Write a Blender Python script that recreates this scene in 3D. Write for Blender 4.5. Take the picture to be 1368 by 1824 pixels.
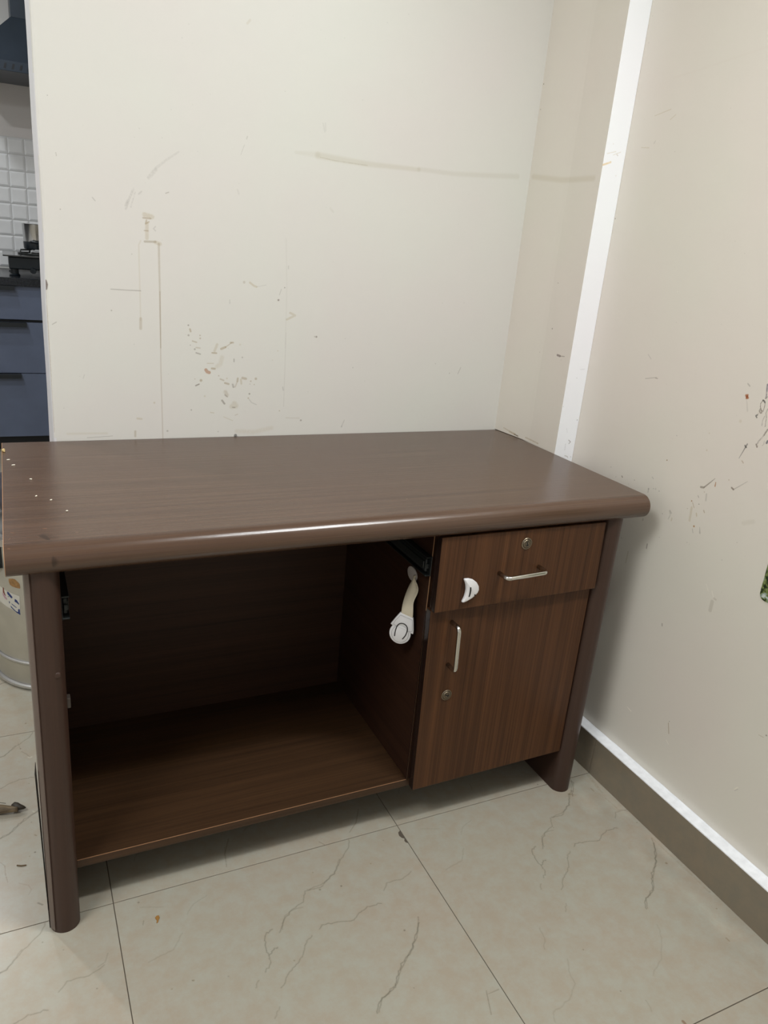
import bpy, bmesh, math, random
import numpy as np
from mathutils import Matrix, Vector, noise as mnoise

for o in list(bpy.data.objects):
    bpy.data.objects.remove(o)
SC = bpy.context.scene
COL = SC.collection
random.seed(7)

# ------------------------------------------------------------------ camera
W, H = 1368, 1824
F_PX = 1357.4
CAM = np.array([-1.2061, -1.7130, 1.2095])
ROT = np.array([[0.9011, -0.4249, 0.0865], [-0.0689, -0.3373, -0.9389], [0.4281, 0.8401, -0.3332]])   # rows: right, down, forward
cam_d = bpy.data.cameras.new('camera')
cam = bpy.data.objects.new('camera', cam_d)
COL.objects.link(cam)
cam_d.sensor_fit = 'VERTICAL'
cam_d.sensor_height = 24.0
cam_d.lens = F_PX / H * 24.0
cam_d.clip_start = 0.02
r_, d_, f_ = ROT
cam.matrix_world = Matrix(((r_[0], -d_[0], -f_[0], CAM[0]), (r_[1], -d_[1], -f_[1], CAM[1]), (r_[2], -d_[2], -f_[2], CAM[2]), (0, 0, 0, 1)))
SC.camera = cam

# ------------------------------------------------------------------ light and exposure
world = bpy.data.worlds.new('world')
SC.world = world
world.use_nodes = True
world.node_tree.nodes['Background'].inputs[0].default_value = (0.9, 0.95, 1.0, 1)
world.node_tree.nodes['Background'].inputs[1].default_value = 0.05

def area(name, loc, aim, size, energy, color, size_y=None):
    l = bpy.data.lights.new(name, 'AREA')
    l.energy = energy
    l.color = color
    l.shape = 'RECTANGLE' if size_y else 'DISK'
    l.size = size
    if size_y:
        l.size_y = size_y
    o = bpy.data.objects.new(name, l)
    COL.objects.link(o)
    o.location = loc
    d = Vector(aim) - Vector(loc)
    o.rotation_euler = d.to_track_quat('-Z', 'Y').to_euler()
    return o

# tube lamp on the right wall (long side along the wall), ceiling lamps of the hall and the kitchen
tube = area('tube_lamp', (0.0, -1.25, 2.08), (-0.5, -1.25, 1.25), 0.05, 35, (0.95, 0.985, 1.0), 1.15)
area('hall_lamp', (-2.4, -1.5, 2.72), (-2.4, -1.5, 0), 0.95, 44, (0.95, 0.98, 1.0))
area('passage_lamp', (-2.0, 0.95, 2.6), (-2.0, 0.9, 0), 0.08, 16, (0.97, 0.985, 1.0))
area('kitchen_lamp', (-1.62, 2.0, 2.5), (-1.6, 2.1, 0), 0.12, 8, (0.95, 0.98, 1.0))

SC.view_settings.view_transform = 'Standard'
SC.view_settings.look = 'None'
SC.view_settings.exposure = 0.15
SC.view_settings.gamma = 1.0
SC.view_settings.use_curve_mapping = False

# ------------------------------------------------------------------ helpers
def ray(px):
    v = np.array([px[0] - W / 2, px[1] - H / 2, F_PX])
    return ROT.T @ v

def on(axis, val, px):
    r = ray(px)
    return CAM + r * (val - CAM[axis]) / r[axis]

def onplane(n, p, px):
    r = ray(px)
    return CAM + r * (np.dot(np.array(p) - CAM, n) / np.dot(r, n))

def lin(c):
    return tuple((v / 12.92 if v <= 0.04045 else ((v + 0.055) / 1.055) ** 2.4) for v in [x / 255.0 for x in c])

def link(name, me, parent=None, loc=(0, 0, 0), smooth=False):
    o = bpy.data.objects.new(name, me)
    COL.objects.link(o)
    if parent is not None:
        o.parent = parent
    o.location = loc
    if smooth:
        for p in me.polygons:
            p.use_smooth = True
    return o

def finish(name, bm, mat, parent=None, loc=(0, 0, 0), smooth=False, auto=None):
    bmesh.ops.recalc_face_normals(bm, faces=bm.faces[:])
    me = bpy.data.meshes.new(name)
    bm.to_mesh(me)
    bm.free()
    if isinstance(mat, (list, tuple)):
        for m in mat:
            me.materials.append(m)
    else:
        me.materials.append(mat)
    o = link(name, me, parent, loc, smooth)
    if auto is not None:
        for p in me.polygons:
            p.use_smooth = True
        me.set_sharp_from_angle(angle=math.radians(auto))
    return o

def add_box(bm, lo, hi, bevel=0.0, seg=2, mi=0):
    b = bmesh.new()
    bmesh.ops.create_cube(b, size=1)
    for v in b.verts:
        v.co = Vector([lo[i] + (hi[i] - lo[i]) * (v.co[i] + 0.5) for i in range(3)])
    if bevel:
        bmesh.ops.bevel(b, geom=b.edges[:], offset=bevel, segments=seg, affect='EDGES', profile=0.5)
    merge(bm, b, mi)

def merge(bm, b, mi=0):
    mp = [bm.verts.new(v.co) for v in b.verts]
    b.verts.index_update()
    for f in b.faces:
        try:
            nf = bm.faces.new([mp[v.index] for v in f.verts])
            nf.material_index = mi if mi else f.material_index
        except ValueError:
            pass
    b.free()

def add_prism(bm, pts, axis, a, b_, bevel=0.0, mi=0):
    """polygon pts (2D, in the two other axes in order) extruded along axis from a to b_"""
    o = [i for i in range(3) if i != axis]
    b = bmesh.new()
    A, B = [], []
    for p in pts:
        v = [0, 0, 0]
        v[o[0]], v[o[1]] = p
        v[axis] = a
        A.append(b.verts.new(v))
        v[axis] = b_
        B.append(b.verts.new(v))
    n = len(pts)
    b.faces.new(A)
    b.faces.new(B[::-1])
    for i in range(n):
        b.faces.new((A[i], B[i], B[(i + 1) % n], A[(i + 1) % n]))
    if bevel:
        bmesh.ops.recalc_face_normals(b, faces=b.faces[:])
        ed = [e for e in b.edges if len(e.link_faces) == 2 and e.calc_face_angle(0) > 0.9]
        bmesh.ops.bevel(b, geom=ed, offset=bevel, segments=2, affect='EDGES', profile=0.5)
    merge(bm, b, mi)

def add_tube(bm, path, rad, seg=12, caps=True):
    path = [Vector(p) for p in path]
    n = len(path)
    rads = rad if isinstance(rad, (list, tuple)) else [rad] * n
    rings = []
    up = None
    for i, p in enumerate(path):
        t = (path[min(i + 1, n - 1)] - path[max(i - 1, 0)]).normalized()
        if up is None:
            up = t.orthogonal().normalized()
        up = (up - t * up.dot(t)).normalized()
        s = t.cross(up)
        rings.append([bm.verts.new(p + (up * math.cos(a) + s * math.sin(a)) * rads[i]) for a in [2 * math.pi * k / seg for k in range(seg)]])
    for i in range(n - 1):
        for k in range(seg):
            bm.faces.new((rings[i][k], rings[i][(k + 1) % seg], rings[i + 1][(k + 1) % seg], rings[i + 1][k]))
    if caps:
        bm.faces.new(rings[0][::-1])
        bm.faces.new(rings[-1])

def add_lathe(bm, prof, origin=(0, 0, 0), axis='Z', seg=48, mi=0):
    """prof: list of (radius, height) along the axis"""
    o = Vector(origin)
    rings = []
    for r, h in prof:
        ring = []
        if r < 1e-6:
            ring = [None]
        for k in range(seg):
            a = 2 * math.pi * k / seg
            c, s = r * math.cos(a), r * math.sin(a)
            v = {'Z': (c, s, h), '-Y': (c, -h, s), '-X': (-h, c, s)}[axis]
            if r < 1e-6:
                ring = [bm.verts.new(o + Vector(v))]
                break
            ring.append(bm.verts.new(o + Vector(v)))
        rings.append(ring)
    for A, B in zip(rings[:-1], rings[1:]):
        for k in range(seg):
            k2 = (k + 1) % seg
            if len(A) == 1 and len(B) == 1:
                continue
            if len(A) == 1:
                f = bm.faces.new((A[0], B[k], B[k2]))
            elif len(B) == 1:
                f = bm.faces.new((A[k], A[k2], B[0]))
            else:
                f = bm.faces.new((A[k], A[k2], B[k2], B[k]))
            f.material_index = mi

def tag(o, label=None, cat=None, group=None, kind=None):
    if label:
        o['label'] = label
    if cat:
        o['category'] = cat
    if group:
        o['group'] = group
    if kind:
        o['kind'] = kind
    return o

def empty(name, loc=(0, 0, 0)):
    o = bpy.data.objects.new(name, None)
    COL.objects.link(o)
    o.location = loc
    o.empty_display_size = 0.05
    return o

# ------------------------------------------------------------------ materials
def new_mat(name):
    m = bpy.data.materials.new(name)
    m.use_nodes = True
    nt = m.node_tree
    return m, nt, nt.nodes['Principled BSDF']

def plain(name, col, rough=0.5, metal=0.0, spec=0.5, var=0.06, vscale=9.0, bump=0.0, bscale=300.0):
    """one colour with a faint procedural unevenness"""
    m, nt, b = new_mat(name)
    N, L = nt.nodes, nt.links
    tc = N.new('ShaderNodeTexCoord')
    nz = N.new('ShaderNodeTexNoise')
    nz.inputs['Scale'].default_value = vscale
    nz.inputs['Detail'].default_value = 4
    L.new(tc.outputs['Object'], nz.inputs['Vector'])
    rp = N.new('ShaderNodeValToRGB')
    c = lin(col)
    rp.color_ramp.elements[0].position = 0.3
    rp.color_ramp.elements[1].position = 0.7
    rp.color_ramp.elements[0].color = tuple(x * (1 - var) for x in c) + (1,)
    rp.color_ramp.elements[1].color = tuple(min(1, x * (1 + var)) for x in c) + (1,)
    L.new(nz.outputs['Fac'], rp.inputs['Fac'])
    L.new(rp.outputs['Color'], b.inputs['Base Color'])
    b.inputs['Roughness'].default_value = rough
    b.inputs['Metallic'].default_value = metal
    b.inputs['Specular IOR Level'].default_value = spec
    if bump:
        n2 = N.new('ShaderNodeTexNoise')
        n2.inputs['Scale'].default_value = bscale
        L.new(tc.outputs['Object'], n2.inputs['Vector'])
        bp = N.new('ShaderNodeBump')
        bp.inputs['Strength'].default_value = bump
        bp.inputs['Distance'].default_value = 0.001
        L.new(n2.outputs['Fac'], bp.inputs['Height'])
        L.new(bp.outputs['Normal'], b.inputs['Normal'])
    return m

def overlay_node(nt, img, sx, ox, ia, sy, oy, ib):
    """multiplier image laid on world axes ia, ib: u = pos[ia]*sx+ox, v = pos[ib]*sy+oy"""
    N, L = nt.nodes, nt.links
    g = N.new('ShaderNodeNewGeometry')
    sp = N.new('ShaderNodeSeparateXYZ')
    L.new(g.outputs['Position'], sp.inputs[0])
    cb = N.new('ShaderNodeCombineXYZ')
    for k, (i, s, o) in enumerate(((ia, sx, ox), (ib, sy, oy))):
        ma = N.new('ShaderNodeMath')
        ma.operation = 'MULTIPLY_ADD'
        ma.inputs[1].default_value = s
        ma.inputs[2].default_value = o
        L.new(sp.outputs[i], ma.inputs[0])
        L.new(ma.outputs[0], cb.inputs[k])
    im = N.new('ShaderNodeTexImage')
    im.image = img
    im.extension = 'EXTEND'
    L.new(cb.outputs[0], im.inputs['Vector'])
    return im

def mul(nt, a, b):
    mx = nt.nodes.new('ShaderNodeMix')
    mx.data_type = 'RGBA'
    mx.blend_type = 'MULTIPLY'
    mx.inputs['Factor'].default_value = 1.0
    nt.links.new(a, mx.inputs[6])
    nt.links.new(b, mx.inputs[7])
    return mx.outputs[2]

class Canvas:
    """multiplier picture of stains, scratches and scribbles on one plane, made in memory (u, v in metres)"""
    def __init__(s, name, u0, u1, v0, v1, step):
        s.name, s.u0, s.u1, s.v0, s.v1 = name, u0, u1, v0, v1
        s.w, s.h = int((u1 - u0) / step), int((v1 - v0) / step)
        s.step = step
        s.a = np.ones((s.h, s.w, 3), np.float32)
    def stroke(s, pts, width, col, alpha=1.0, soft=0.6, jitter=0.0):
        """polyline in metres; width in metres (one value or a pair start, end)"""
        pts = [((p[0] - s.u0) / s.step, (p[1] - s.v0) / s.step) for p in pts]
        if len(pts) == 1:
            pts = pts * 2
        w0, w1 = width if isinstance(width, tuple) else (width, width)
        n = len(pts) - 1
        cov = {}
        pad = max(w0, w1) / s.step * (1 + soft) + 2
        xs = [p[0] for p in pts]
        ys = [p[1] for p in pts]
        x0, x1 = int(max(0, min(xs) - pad)), int(min(s.w, max(xs) + pad + 1))
        y0, y1 = int(max(0, min(ys) - pad)), int(min(s.h, max(ys) + pad + 1))
        if x1 <= x0 or y1 <= y0:
            return
        Y, X = np.mgrid[y0:y1, x0:x1].astype(np.float32)
        best = np.zeros(X.shape, np.float32)
        for i in range(n):
            (ax, ay), (bx, by) = pts[i], pts[i + 1]
            dx, dy = bx - ax, by - ay
            l2 = dx * dx + dy * dy + 1e-9
            t = np.clip(((X - ax) * dx + (Y - ay) * dy) / l2, 0, 1)
            dist = np.hypot(X - ax - t * dx, Y - ay - t * dy)
            hw = (w0 + (w1 - w0) * (i + t) / n) / 2 / s.step
            e = np.maximum(hw * soft, 0.6)
            best = np.maximum(best, np.clip((hw + e * 0.5 - dist) / e, 0, 1))
        if jitter:
            rg = np.random.RandomState(len(s.name) + int(x0) + int(y0))
            g = rg.rand((y1 - y0) // 3 + 2, (x1 - x0) // 3 + 2).astype(np.float32)
            g = np.kron(g, np.ones((3, 3), np.float32))[:y1 - y0, :x1 - x0]
            best = best * np.clip((1 - jitter) + jitter * 1.6 * g, 0, 1)
        best = (best * best * (3 - 2 * best) * alpha)[..., None]
        c = np.array(col, np.float32)
        s.a[y0:y1, x0:x1] *= 1 + best * (c - 1)
    def image(s):
        im = bpy.data.images.new(s.name, s.w, s.h, alpha=False, float_buffer=True)
        im.colorspace_settings.name = 'Non-Color'
        px = np.ones((s.h, s.w, 4), np.float32)
        px[..., :3] = s.a
        im.pixels.foreach_set(px.ravel())
        im.update()
        im.pack()
        return im
    def uvmap(s):
        return (1 / (s.u1 - s.u0), -s.u0 / (s.u1 - s.u0)), (1 / (s.v1 - s.v0), -s.v0 / (s.v1 - s.v0))

CROP = {'A': (180, 220, 3.42), 'B': (240, 520, 3.42), 'C': (500, 220, 2.28), 'D': (860, 0, 6.84), 'E': (860, 500, 5.7), 'F': (1168, 640, 3.965), 'G': (1288, 660, 13.03),
        'K': (900, 0, 2.923), 'L': (860, 700, 4.024), 'N': (0, 1480, 3.8), 'M': (180, 1400, 1.9), 'Q': (900, 1220, 2.923), 'P': (0, 0, 1), 'T': (0, 760, 5.7), 'J': (900, 860, 4.56), 'S': (0, 1220, 5.7)}

def pix(c, p):
    x, y, s = CROP[c]
    return (x + p[0] / s, y + p[1] / s)

def paint(cv, axis, val, iu, iv, items, pxm, k=1.0):
    """items: (crop, points, width in photo pixels, colour, alpha, soft[, jitter])"""
    for it in items:
        c, pts, w, col, al, so = it[:6]
        q = []
        for p in pts:
            X = on(axis, val, pix(c, p))
            q.append((X[iu], X[iv]))
        ww = tuple(x * pxm for x in w) if isinstance(w, tuple) else w * pxm
        cv.stroke(q, ww, col, al * k, so, it[6] if len(it) > 6 else 0.0)

DK = (0.32, 0.28, 0.24)
BR = (0.62, 0.53, 0.40)
OR = (0.62, 0.33, 0.20)
TA = (0.80, 0.74, 0.62)
GY = (0.62, 0.61, 0.60)

# ---- stains and scuffs on the cream wall
cv_back = Canvas('wall_stains', -1.15, 0.02, 0.70, 1.72, 0.00075)
items = [
    ('A', [(470, 175), (400, 220), (330, 275)], (2.5, 3.5), GY, .35, .8, .5), ('A', [(330, 282), (290, 330)], 5, GY, .45, .7, .6),
    ('A', [(195, 400), (170, 460), (150, 520)], 3, GY, .5, .7, .8), ('A', [(205, 420), (180, 510)], 2, GY, .45, .7, .8), ('A', [(160, 470), (148, 500)], 3, GY, .5, .7, .7),
    ('A', [(245, 415), (228, 430)], 2, GY, .5, .7), ('A', [(410, 420), (392, 426)], 1.5, DK, .5, .7),
    ('A', [(255, 575), (300, 580)], 2.5, BR, .9, .6, .4), ('A', [(262, 555), (310, 570)], 6, TA, .9, .8, .4), ('A', [(275, 590), (270, 612), (290, 600)], 2, BR, .9, .6),
    ('A', [(278, 610), (278, 700)], 5, TA, .8, .8, .2), ('A', [(262, 653), (285, 655)], 1.5, BR, .9, .6), ('A', [(330, 628), (318, 642), (330, 655)], 1.5, GY, .6, .6),
    ('A', [(265, 720), (330, 722)], 3, (.6, .55, .46), .9, .6), ('A', [(330, 725), (358, 735)], 5, TA, .8, .8), ('A', [(350, 735), (356, 1000), (362, 1368)], (3.2, 1.6), (.66, .6, .5), .75, .8, .2),
    ('B', [(152, 0), (158, 480), (170, 895)], 1.6, (.66, .58, .5), .7, .8), ('A', [(240, 715), (228, 740), (232, 900), (240, 1200)], 2, TA, .45, .9), ('A', [(240, 1190), (240, 1250)], 4, BR, .6, .8),
    ('A', [(58, 1010), (150, 1016), (240, 1020)], 1.3, (.45, .43, .4), .75, .6), ('A', [(890, 80), (885, 95)], 1.5, GY, .7, .6), ('A', [(872, 130), (850, 190)], 1, GY, .6, .6, .5),
    ('A', [(830, 405), (838, 430)], 2.5, GY, .3, .9), ('A', [(870, 968)], 4, (.7, .65, .58), .8, .6), ('A', [(905, 970), (930, 990), (945, 996)], 3, (.78, .7, .55), .8, .7),
    ('A', [(945, 996), (1005, 985)], 1, GY, .5, .6), ('A', [(782, 1075), (783, 1098)], 1.2, GY, .7, .6), ('A', [(1097, 1010), (1085, 1045)], 1.2, GY, .7, .6), ('A', [(1078, 1077)], 3, (.5, .42, .38), .9, .6),
    ('A', [(1117, 1001)], 2, DK, .8, .6), ('A', [(1150, 1155), (1180, 1170), (1130, 1195)], 3.5, TA, .9, .8, .3), ('A', [(1125, 700), (1130, 1000), (1120, 1368)], 2, (.86, .85, .83), .5, .9, .4),
    ('A', [(1310, 1300)], 3, (.5, .46, .4), .9, .6), ('A', [(1140, 870), (1140, 885)], 2, GY, .5, .7), ('A', [(62, 1140)], 2, DK, .7, .6), ('A', [(186, 797)], 1.5, DK, .5, .6),
    ('C', [(60, 118), (150, 128)], (4, 8), (.86, .84, .78), .5, 1.2), ('C', [(150, 130), (250, 148), (350, 165), (450, 176), (560, 188)], (9, 6), (.84, .81, .73), .75, 1.2),
    ('C', [(160, 138), (220, 152), (330, 168), (350, 171)], 1.5, (.7, .66, .56), .6, .7, .5), ('C', [(560, 186), (700, 205), (850, 212), (960, 216)], (6, 8), (.84, .82, .77), .65, 1.3),
    ('C', [(180, 0), (182, 30)], 2, GY, .3, .8), ('C', [(200, 345), (212, 360)], 3, (.85, .84, .8), .5, .9),
    # the spattered patch above the desk
    ('B', [(325, 204)], 2.4, DK, .9, .5), ('B', [(335, 228), (339, 242)], 2.6, BR, .95, .5), ('B', [(326, 265)], 3, DK, .7, .5), ('B', [(396, 266)], 2.2, BR, .9, .5), ('B', [(397, 284)], 2.6, BR, .9, .5),
    ('B', [(350, 300), (375, 308)], 2, BR, .8, .5), ('B', [(337, 325)], 1.6, DK, .7, .5), ('B', [(364, 350)], 3, DK, .65, .5), ('B', [(372, 340), (396, 343)], 2, BR, .6, .6), ('B', [(372, 372), (398, 380)], 2, DK, .7, .5),
    ('B', [(500, 322), (485, 360)], 4, TA, .8, .8, .3), ('B', [(470, 372), (496, 374)], 2.4, BR, 1, .5), ('B', [(525, 348), (550, 338)], 3.4, BR, 1, .6), ('B', [(550, 338), (590, 310)], 1.4, BR, .8, .6), ('B', [(582, 310), (598, 310)], 2.6, BR, .9, .5),
    ('B', [(530, 400), (520, 440), (500, 455)], 7, TA, .5, 1.0, .3), ('B', [(468, 467), (486, 469)], 3, BR, 1, .5), ('B', [(440, 436), (478, 437)], 1.6, TA, .9, .6), ('B', [(432, 476), (440, 488), (452, 492)], 5, OR, 1, .4),
    ('B', [(402, 540)], 4.2, BR, 1, .4), ('B', [(370, 572), (390, 563)], 2, DK, 1, .5), ('B', [(365, 531)], 1.6, BR, .8, .5), ('B', [(603, 410), (603, 426)], 1.8, DK, .7, .5), ('B', [(654, 400)], 2.4, DK, .6, .5),
    ('B', [(510, 512)], 2, BR, .9, .5), ('B', [(520, 532), (540, 540)], 2.4, BR, .7, .5), ('B', [(560, 528)], 2.4, TA, 1, .5), ('B', [(548, 556), (570, 562)], 3, BR, .9, .5), ('B', [(626, 528), (624, 545)], 3, BR, .9, .5),
    ('B', [(655, 525), (675, 530)], 4, BR, .9, .5, .3), ('B', [(645, 535), (648, 560)], 3, TA, .9, .7), ('B', [(736, 530)], 4, BR, .9, .5), ('B', [(596, 565), (600, 580)], 3.2, DK, .7, .5, .5), ('B', [(610, 580), (622, 550)], 2, BR, .6, .6),
    ('B', [(705, 545)], 2.6, BR, .8, .5), ('B', [(726, 565)], 2, BR, .8, .5), ('B', [(700, 562)], 1.6, DK, .6, .5), ('B', [(550, 610), (560, 630)], 6, BR, .55, .9, .5), ('B', [(548, 628), (562, 640)], 2, DK, .6, .5),
    ('B', [(530, 662), (545, 682)], 3, DK, .85, .5, .3), ('B', [(605, 680), (615, 695), (590, 698)], 8, TA, .7, .9, .3), ('B', [(595, 704), (608, 705)], 2, DK, .7, .5), ('B', [(697, 622)], 2.8, DK, .9, .5), ('B', [(690, 648)], 2.4, BR, 1, .5),
    ('B', [(695, 655), (710, 675), (740, 688)], 1.4, GY, .7, .7), ('B', [(343, 720)], 2.2, DK, .8, .5), ('B', [(118, 676)], 3, TA, 1, .6), ('B', [(15, 772), (40, 775)], 3, TA, .8, .8), ('B', [(198, 848)], 3, DK, .6, .5), ('B', [(2, 850), (2, 880)], 3, BR, .7, .6),
    ('B', [(1010, 783)], 3.2, DK, .8, .5), ('B', [(1105, 275)], 3, DK, .6, .5), ('B', [(1275, 782), (1258, 820)], 1.6, GY, .8, .6, .3), ('B', [(1258, 822)], 3.4, GY, .6, .7), ('B', [(1327, 462)], 2, DK, .5, .5), ('B', [(875, 50)], 3, DK, .6, .5),
    ('B', [(900, 580), (903, 600)], 1.6, GY, .8, .6), ('B', [(920, 250), (905, 700)], 1.2, (.82, .8, .8), .8, .8, .3), ('B', [(880, 725)], 2.2, BR, .8, .5), ('B', [(620, 850), (720, 855), (830, 830)], 7, (.85, .8, .7), .6, 1.2, .4),
    ('B', [(920, 768), (1000, 770)], 2, (.8, .76, .7), .6, 1), ('B', [(540, 762), (595, 785)], 1.4, TA, .7, .7), ('B', [(610, 752), (625, 746)], 1.4, BR, .6, .6), ('B', [(460, 735), (480, 738)], 1.6, TA, .9, .6), ('B', [(425, 636)], 3, TA, .7, .7), ('B', [(506, 852)], 2, DK, .5, .5),
    ('B', [(640, 322)], 3, TA, .6, .8), ('B', [(1280, 285)], 2, GY, .4, .7), ('B', [(870, 360)], 2, TA, .8, .5), ('B', [(837, 416)], 1.6, TA, .8, .5), ('B', [(612, 875)], 5, (.08, .08, .08), 1, .3), ('B', [(605, 885), (625, 885)], 3, (.1, .1, .1), 1, .3),
    ('P', [(80, 501), (82, 507), (81, 514)], 4.5, (.25, .2, .19), 1.3, .5, .2), ('P', [(81, 515), (84, 560), (90, 660), (96, 770)], 1.2, (.6, .5, .4), .8, .6, .4), ('P', [(53, 60), (62, 210), (68, 330), (78, 480)], 1.2, (.8, .72, .58), .7, .8, .4), ('P', [(100, 574), (93, 578)], 1.2, DK, .6, .5), ('P', [(445, 36), (440, 42)], 3, (.85, .8, .72), .7, .8), ('P', [(84, 170)], 1.4, DK, .7, .5), ('P', [(99, 272), (100, 278)], 1, DK, .5, .5),
    ('P', [(164, 352), (169, 358)], 1.4, GY, .8, .6), ('P', [(107, 373)], 1.6, DK, .7, .5), ('P', [(575, 220), (578, 235)], 2, (.8, .8, .8), .6, .7), ('P', [(155, 780), (200, 777)], 1, DK, .5, .6), ('P', [(120, 773), (190, 772)], 3, (.86, .82, .72), .6, 1.2),
    ('P', [(62, 185), (58, 192)], 1, BR, .6, .6), ('P', [(150, 668), (148, 674)], 1.4, GY, .5, .7),
    ('P', [(800, 665)], 2, DK, .6, .5), ('P', [(820, 655), (815, 666)], 1.3, DK, .5, .5), ('P', [(775, 648)], 2, GY, .7, .5), ('P', [(560, 600)], 2.4, DK, .5, .5), ('P', [(826, 540)], 1.4, GY, .7, .5),
]
rg = random.Random(3)
for k in range(60):
    items.append(('P', [(rg.uniform(110, 860), rg.uniform(20, 770))], rg.uniform(.8, 1.6), GY, rg.uniform(.2, .6), .6))
paint(cv_back, 1, 0.0, 0, 2, items, 1 / 690, .72)

# ---- pillar: left face x = 0
cv_pil = Canvas('pillar_stains', -0.27, 0.02, 0.70, 1.75, 0.0008)
items = [('D', [(908, 195)], 2.4, DK, .75, .5), ('D', [(875, 335)], 2.6, DK, .7, .5), ('D', [(798, 858)], 3, DK, .9, .5), ('D', [(804, 1040)], 2.2, DK, .9, .5), ('D', [(765, 1348)], 1.8, DK, .6, .5),
         ('D', [(905, 200), (875, 300), (862, 420)], 1, GY, .4, .7, .5), ('E', [(340, 25), (345, 60)], 3, BR, .6, .8), ('E', [(279, 538)], 2.4, DK, .8, .5), ('E', [(706, 490)], 2.6, DK, .8, .5), ('E', [(766, 26)], 2, DK, .6, .5),
         ('E', [(758, 758), (785, 768)], 4, (.35, .3, .3), .85, .5), ('E', [(785, 768), (830, 772)], 1.6, DK, .6, .6), ('E', [(795, 806)], 1.4, DK, .5, .5), ('E', [(582, 728)], 1.8, GY, .7, .5),
         ('E', [(250, 1495), (370, 1580)], 2.4, BR, .6, .8, .6), ('E', [(340, 1560), (372, 1580)], 2.4, DK, .8, .6), ('E', [(440, 1595), (560, 1655)], 3, BR, .6, .9, .5), ('E', [(300, 1535), (345, 1560)], 5, TA, .6, .9, .4),
         ('K', [(170, 925), (300, 940), (460, 930)], 9, (.86, .83, .76), .6, 1.3), ('P', [(990, 15), (975, 130), (960, 260), (948, 310)], 1.2, (.8, .76, .7), .5, 1)]
paint(cv_pil, 0, 0.0, 1, 2, items, 1 / 760)
cv_strip = Canvas('pillar_front_stains', -0.005, 0.065, 0.70, 1.75, 0.0006)
items = [('K', [(505, 860), (520, 855), (548, 845)], 3, (.85, .66, .4), .9, .7, .4), ('K', [(560, 808), (600, 793)], 1.3, TA, .7, .7, .5), ('K', [(580, 805), (585, 812)], 1.4, BR, .6, .6), ('K', [(562, 750)], 1.6, TA, .7, .6), ('K', [(575, 916)], 1.6, TA, .8, .6),
         ('K', [(530, 800), (575, 790)], 1.6, TA, .6, .8, .4), ('E', [(870, 1620), (888, 1638), (872, 1655)], 1.6, DK, .7, .5), ('E', [(850, 1500), (856, 1545)], 1, GY, .4, .6), ('E', [(838, 1660), (830, 1720)], 1.3, GY, .6, .6, .5), ('E', [(830, 1778), (855, 1785), (860, 1798)], 1.4, DK, .6, .6),
         ('E', [(953, 990)], 2, GY, .5, .6), ('E', [(990, 903), (1030, 900)], 1.6, GY, .3, .8), ('E', [(815, 1280)], 1.4, DK, .5, .5), ('E', [(957, 1415)], 2.5, DK, .6, .5, .4), ('E', [(890, 1790)], 2, DK, .5, .5)]
paint(cv_strip, 1, -0.2486, 0, 2, items, 1 / 760)

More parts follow.
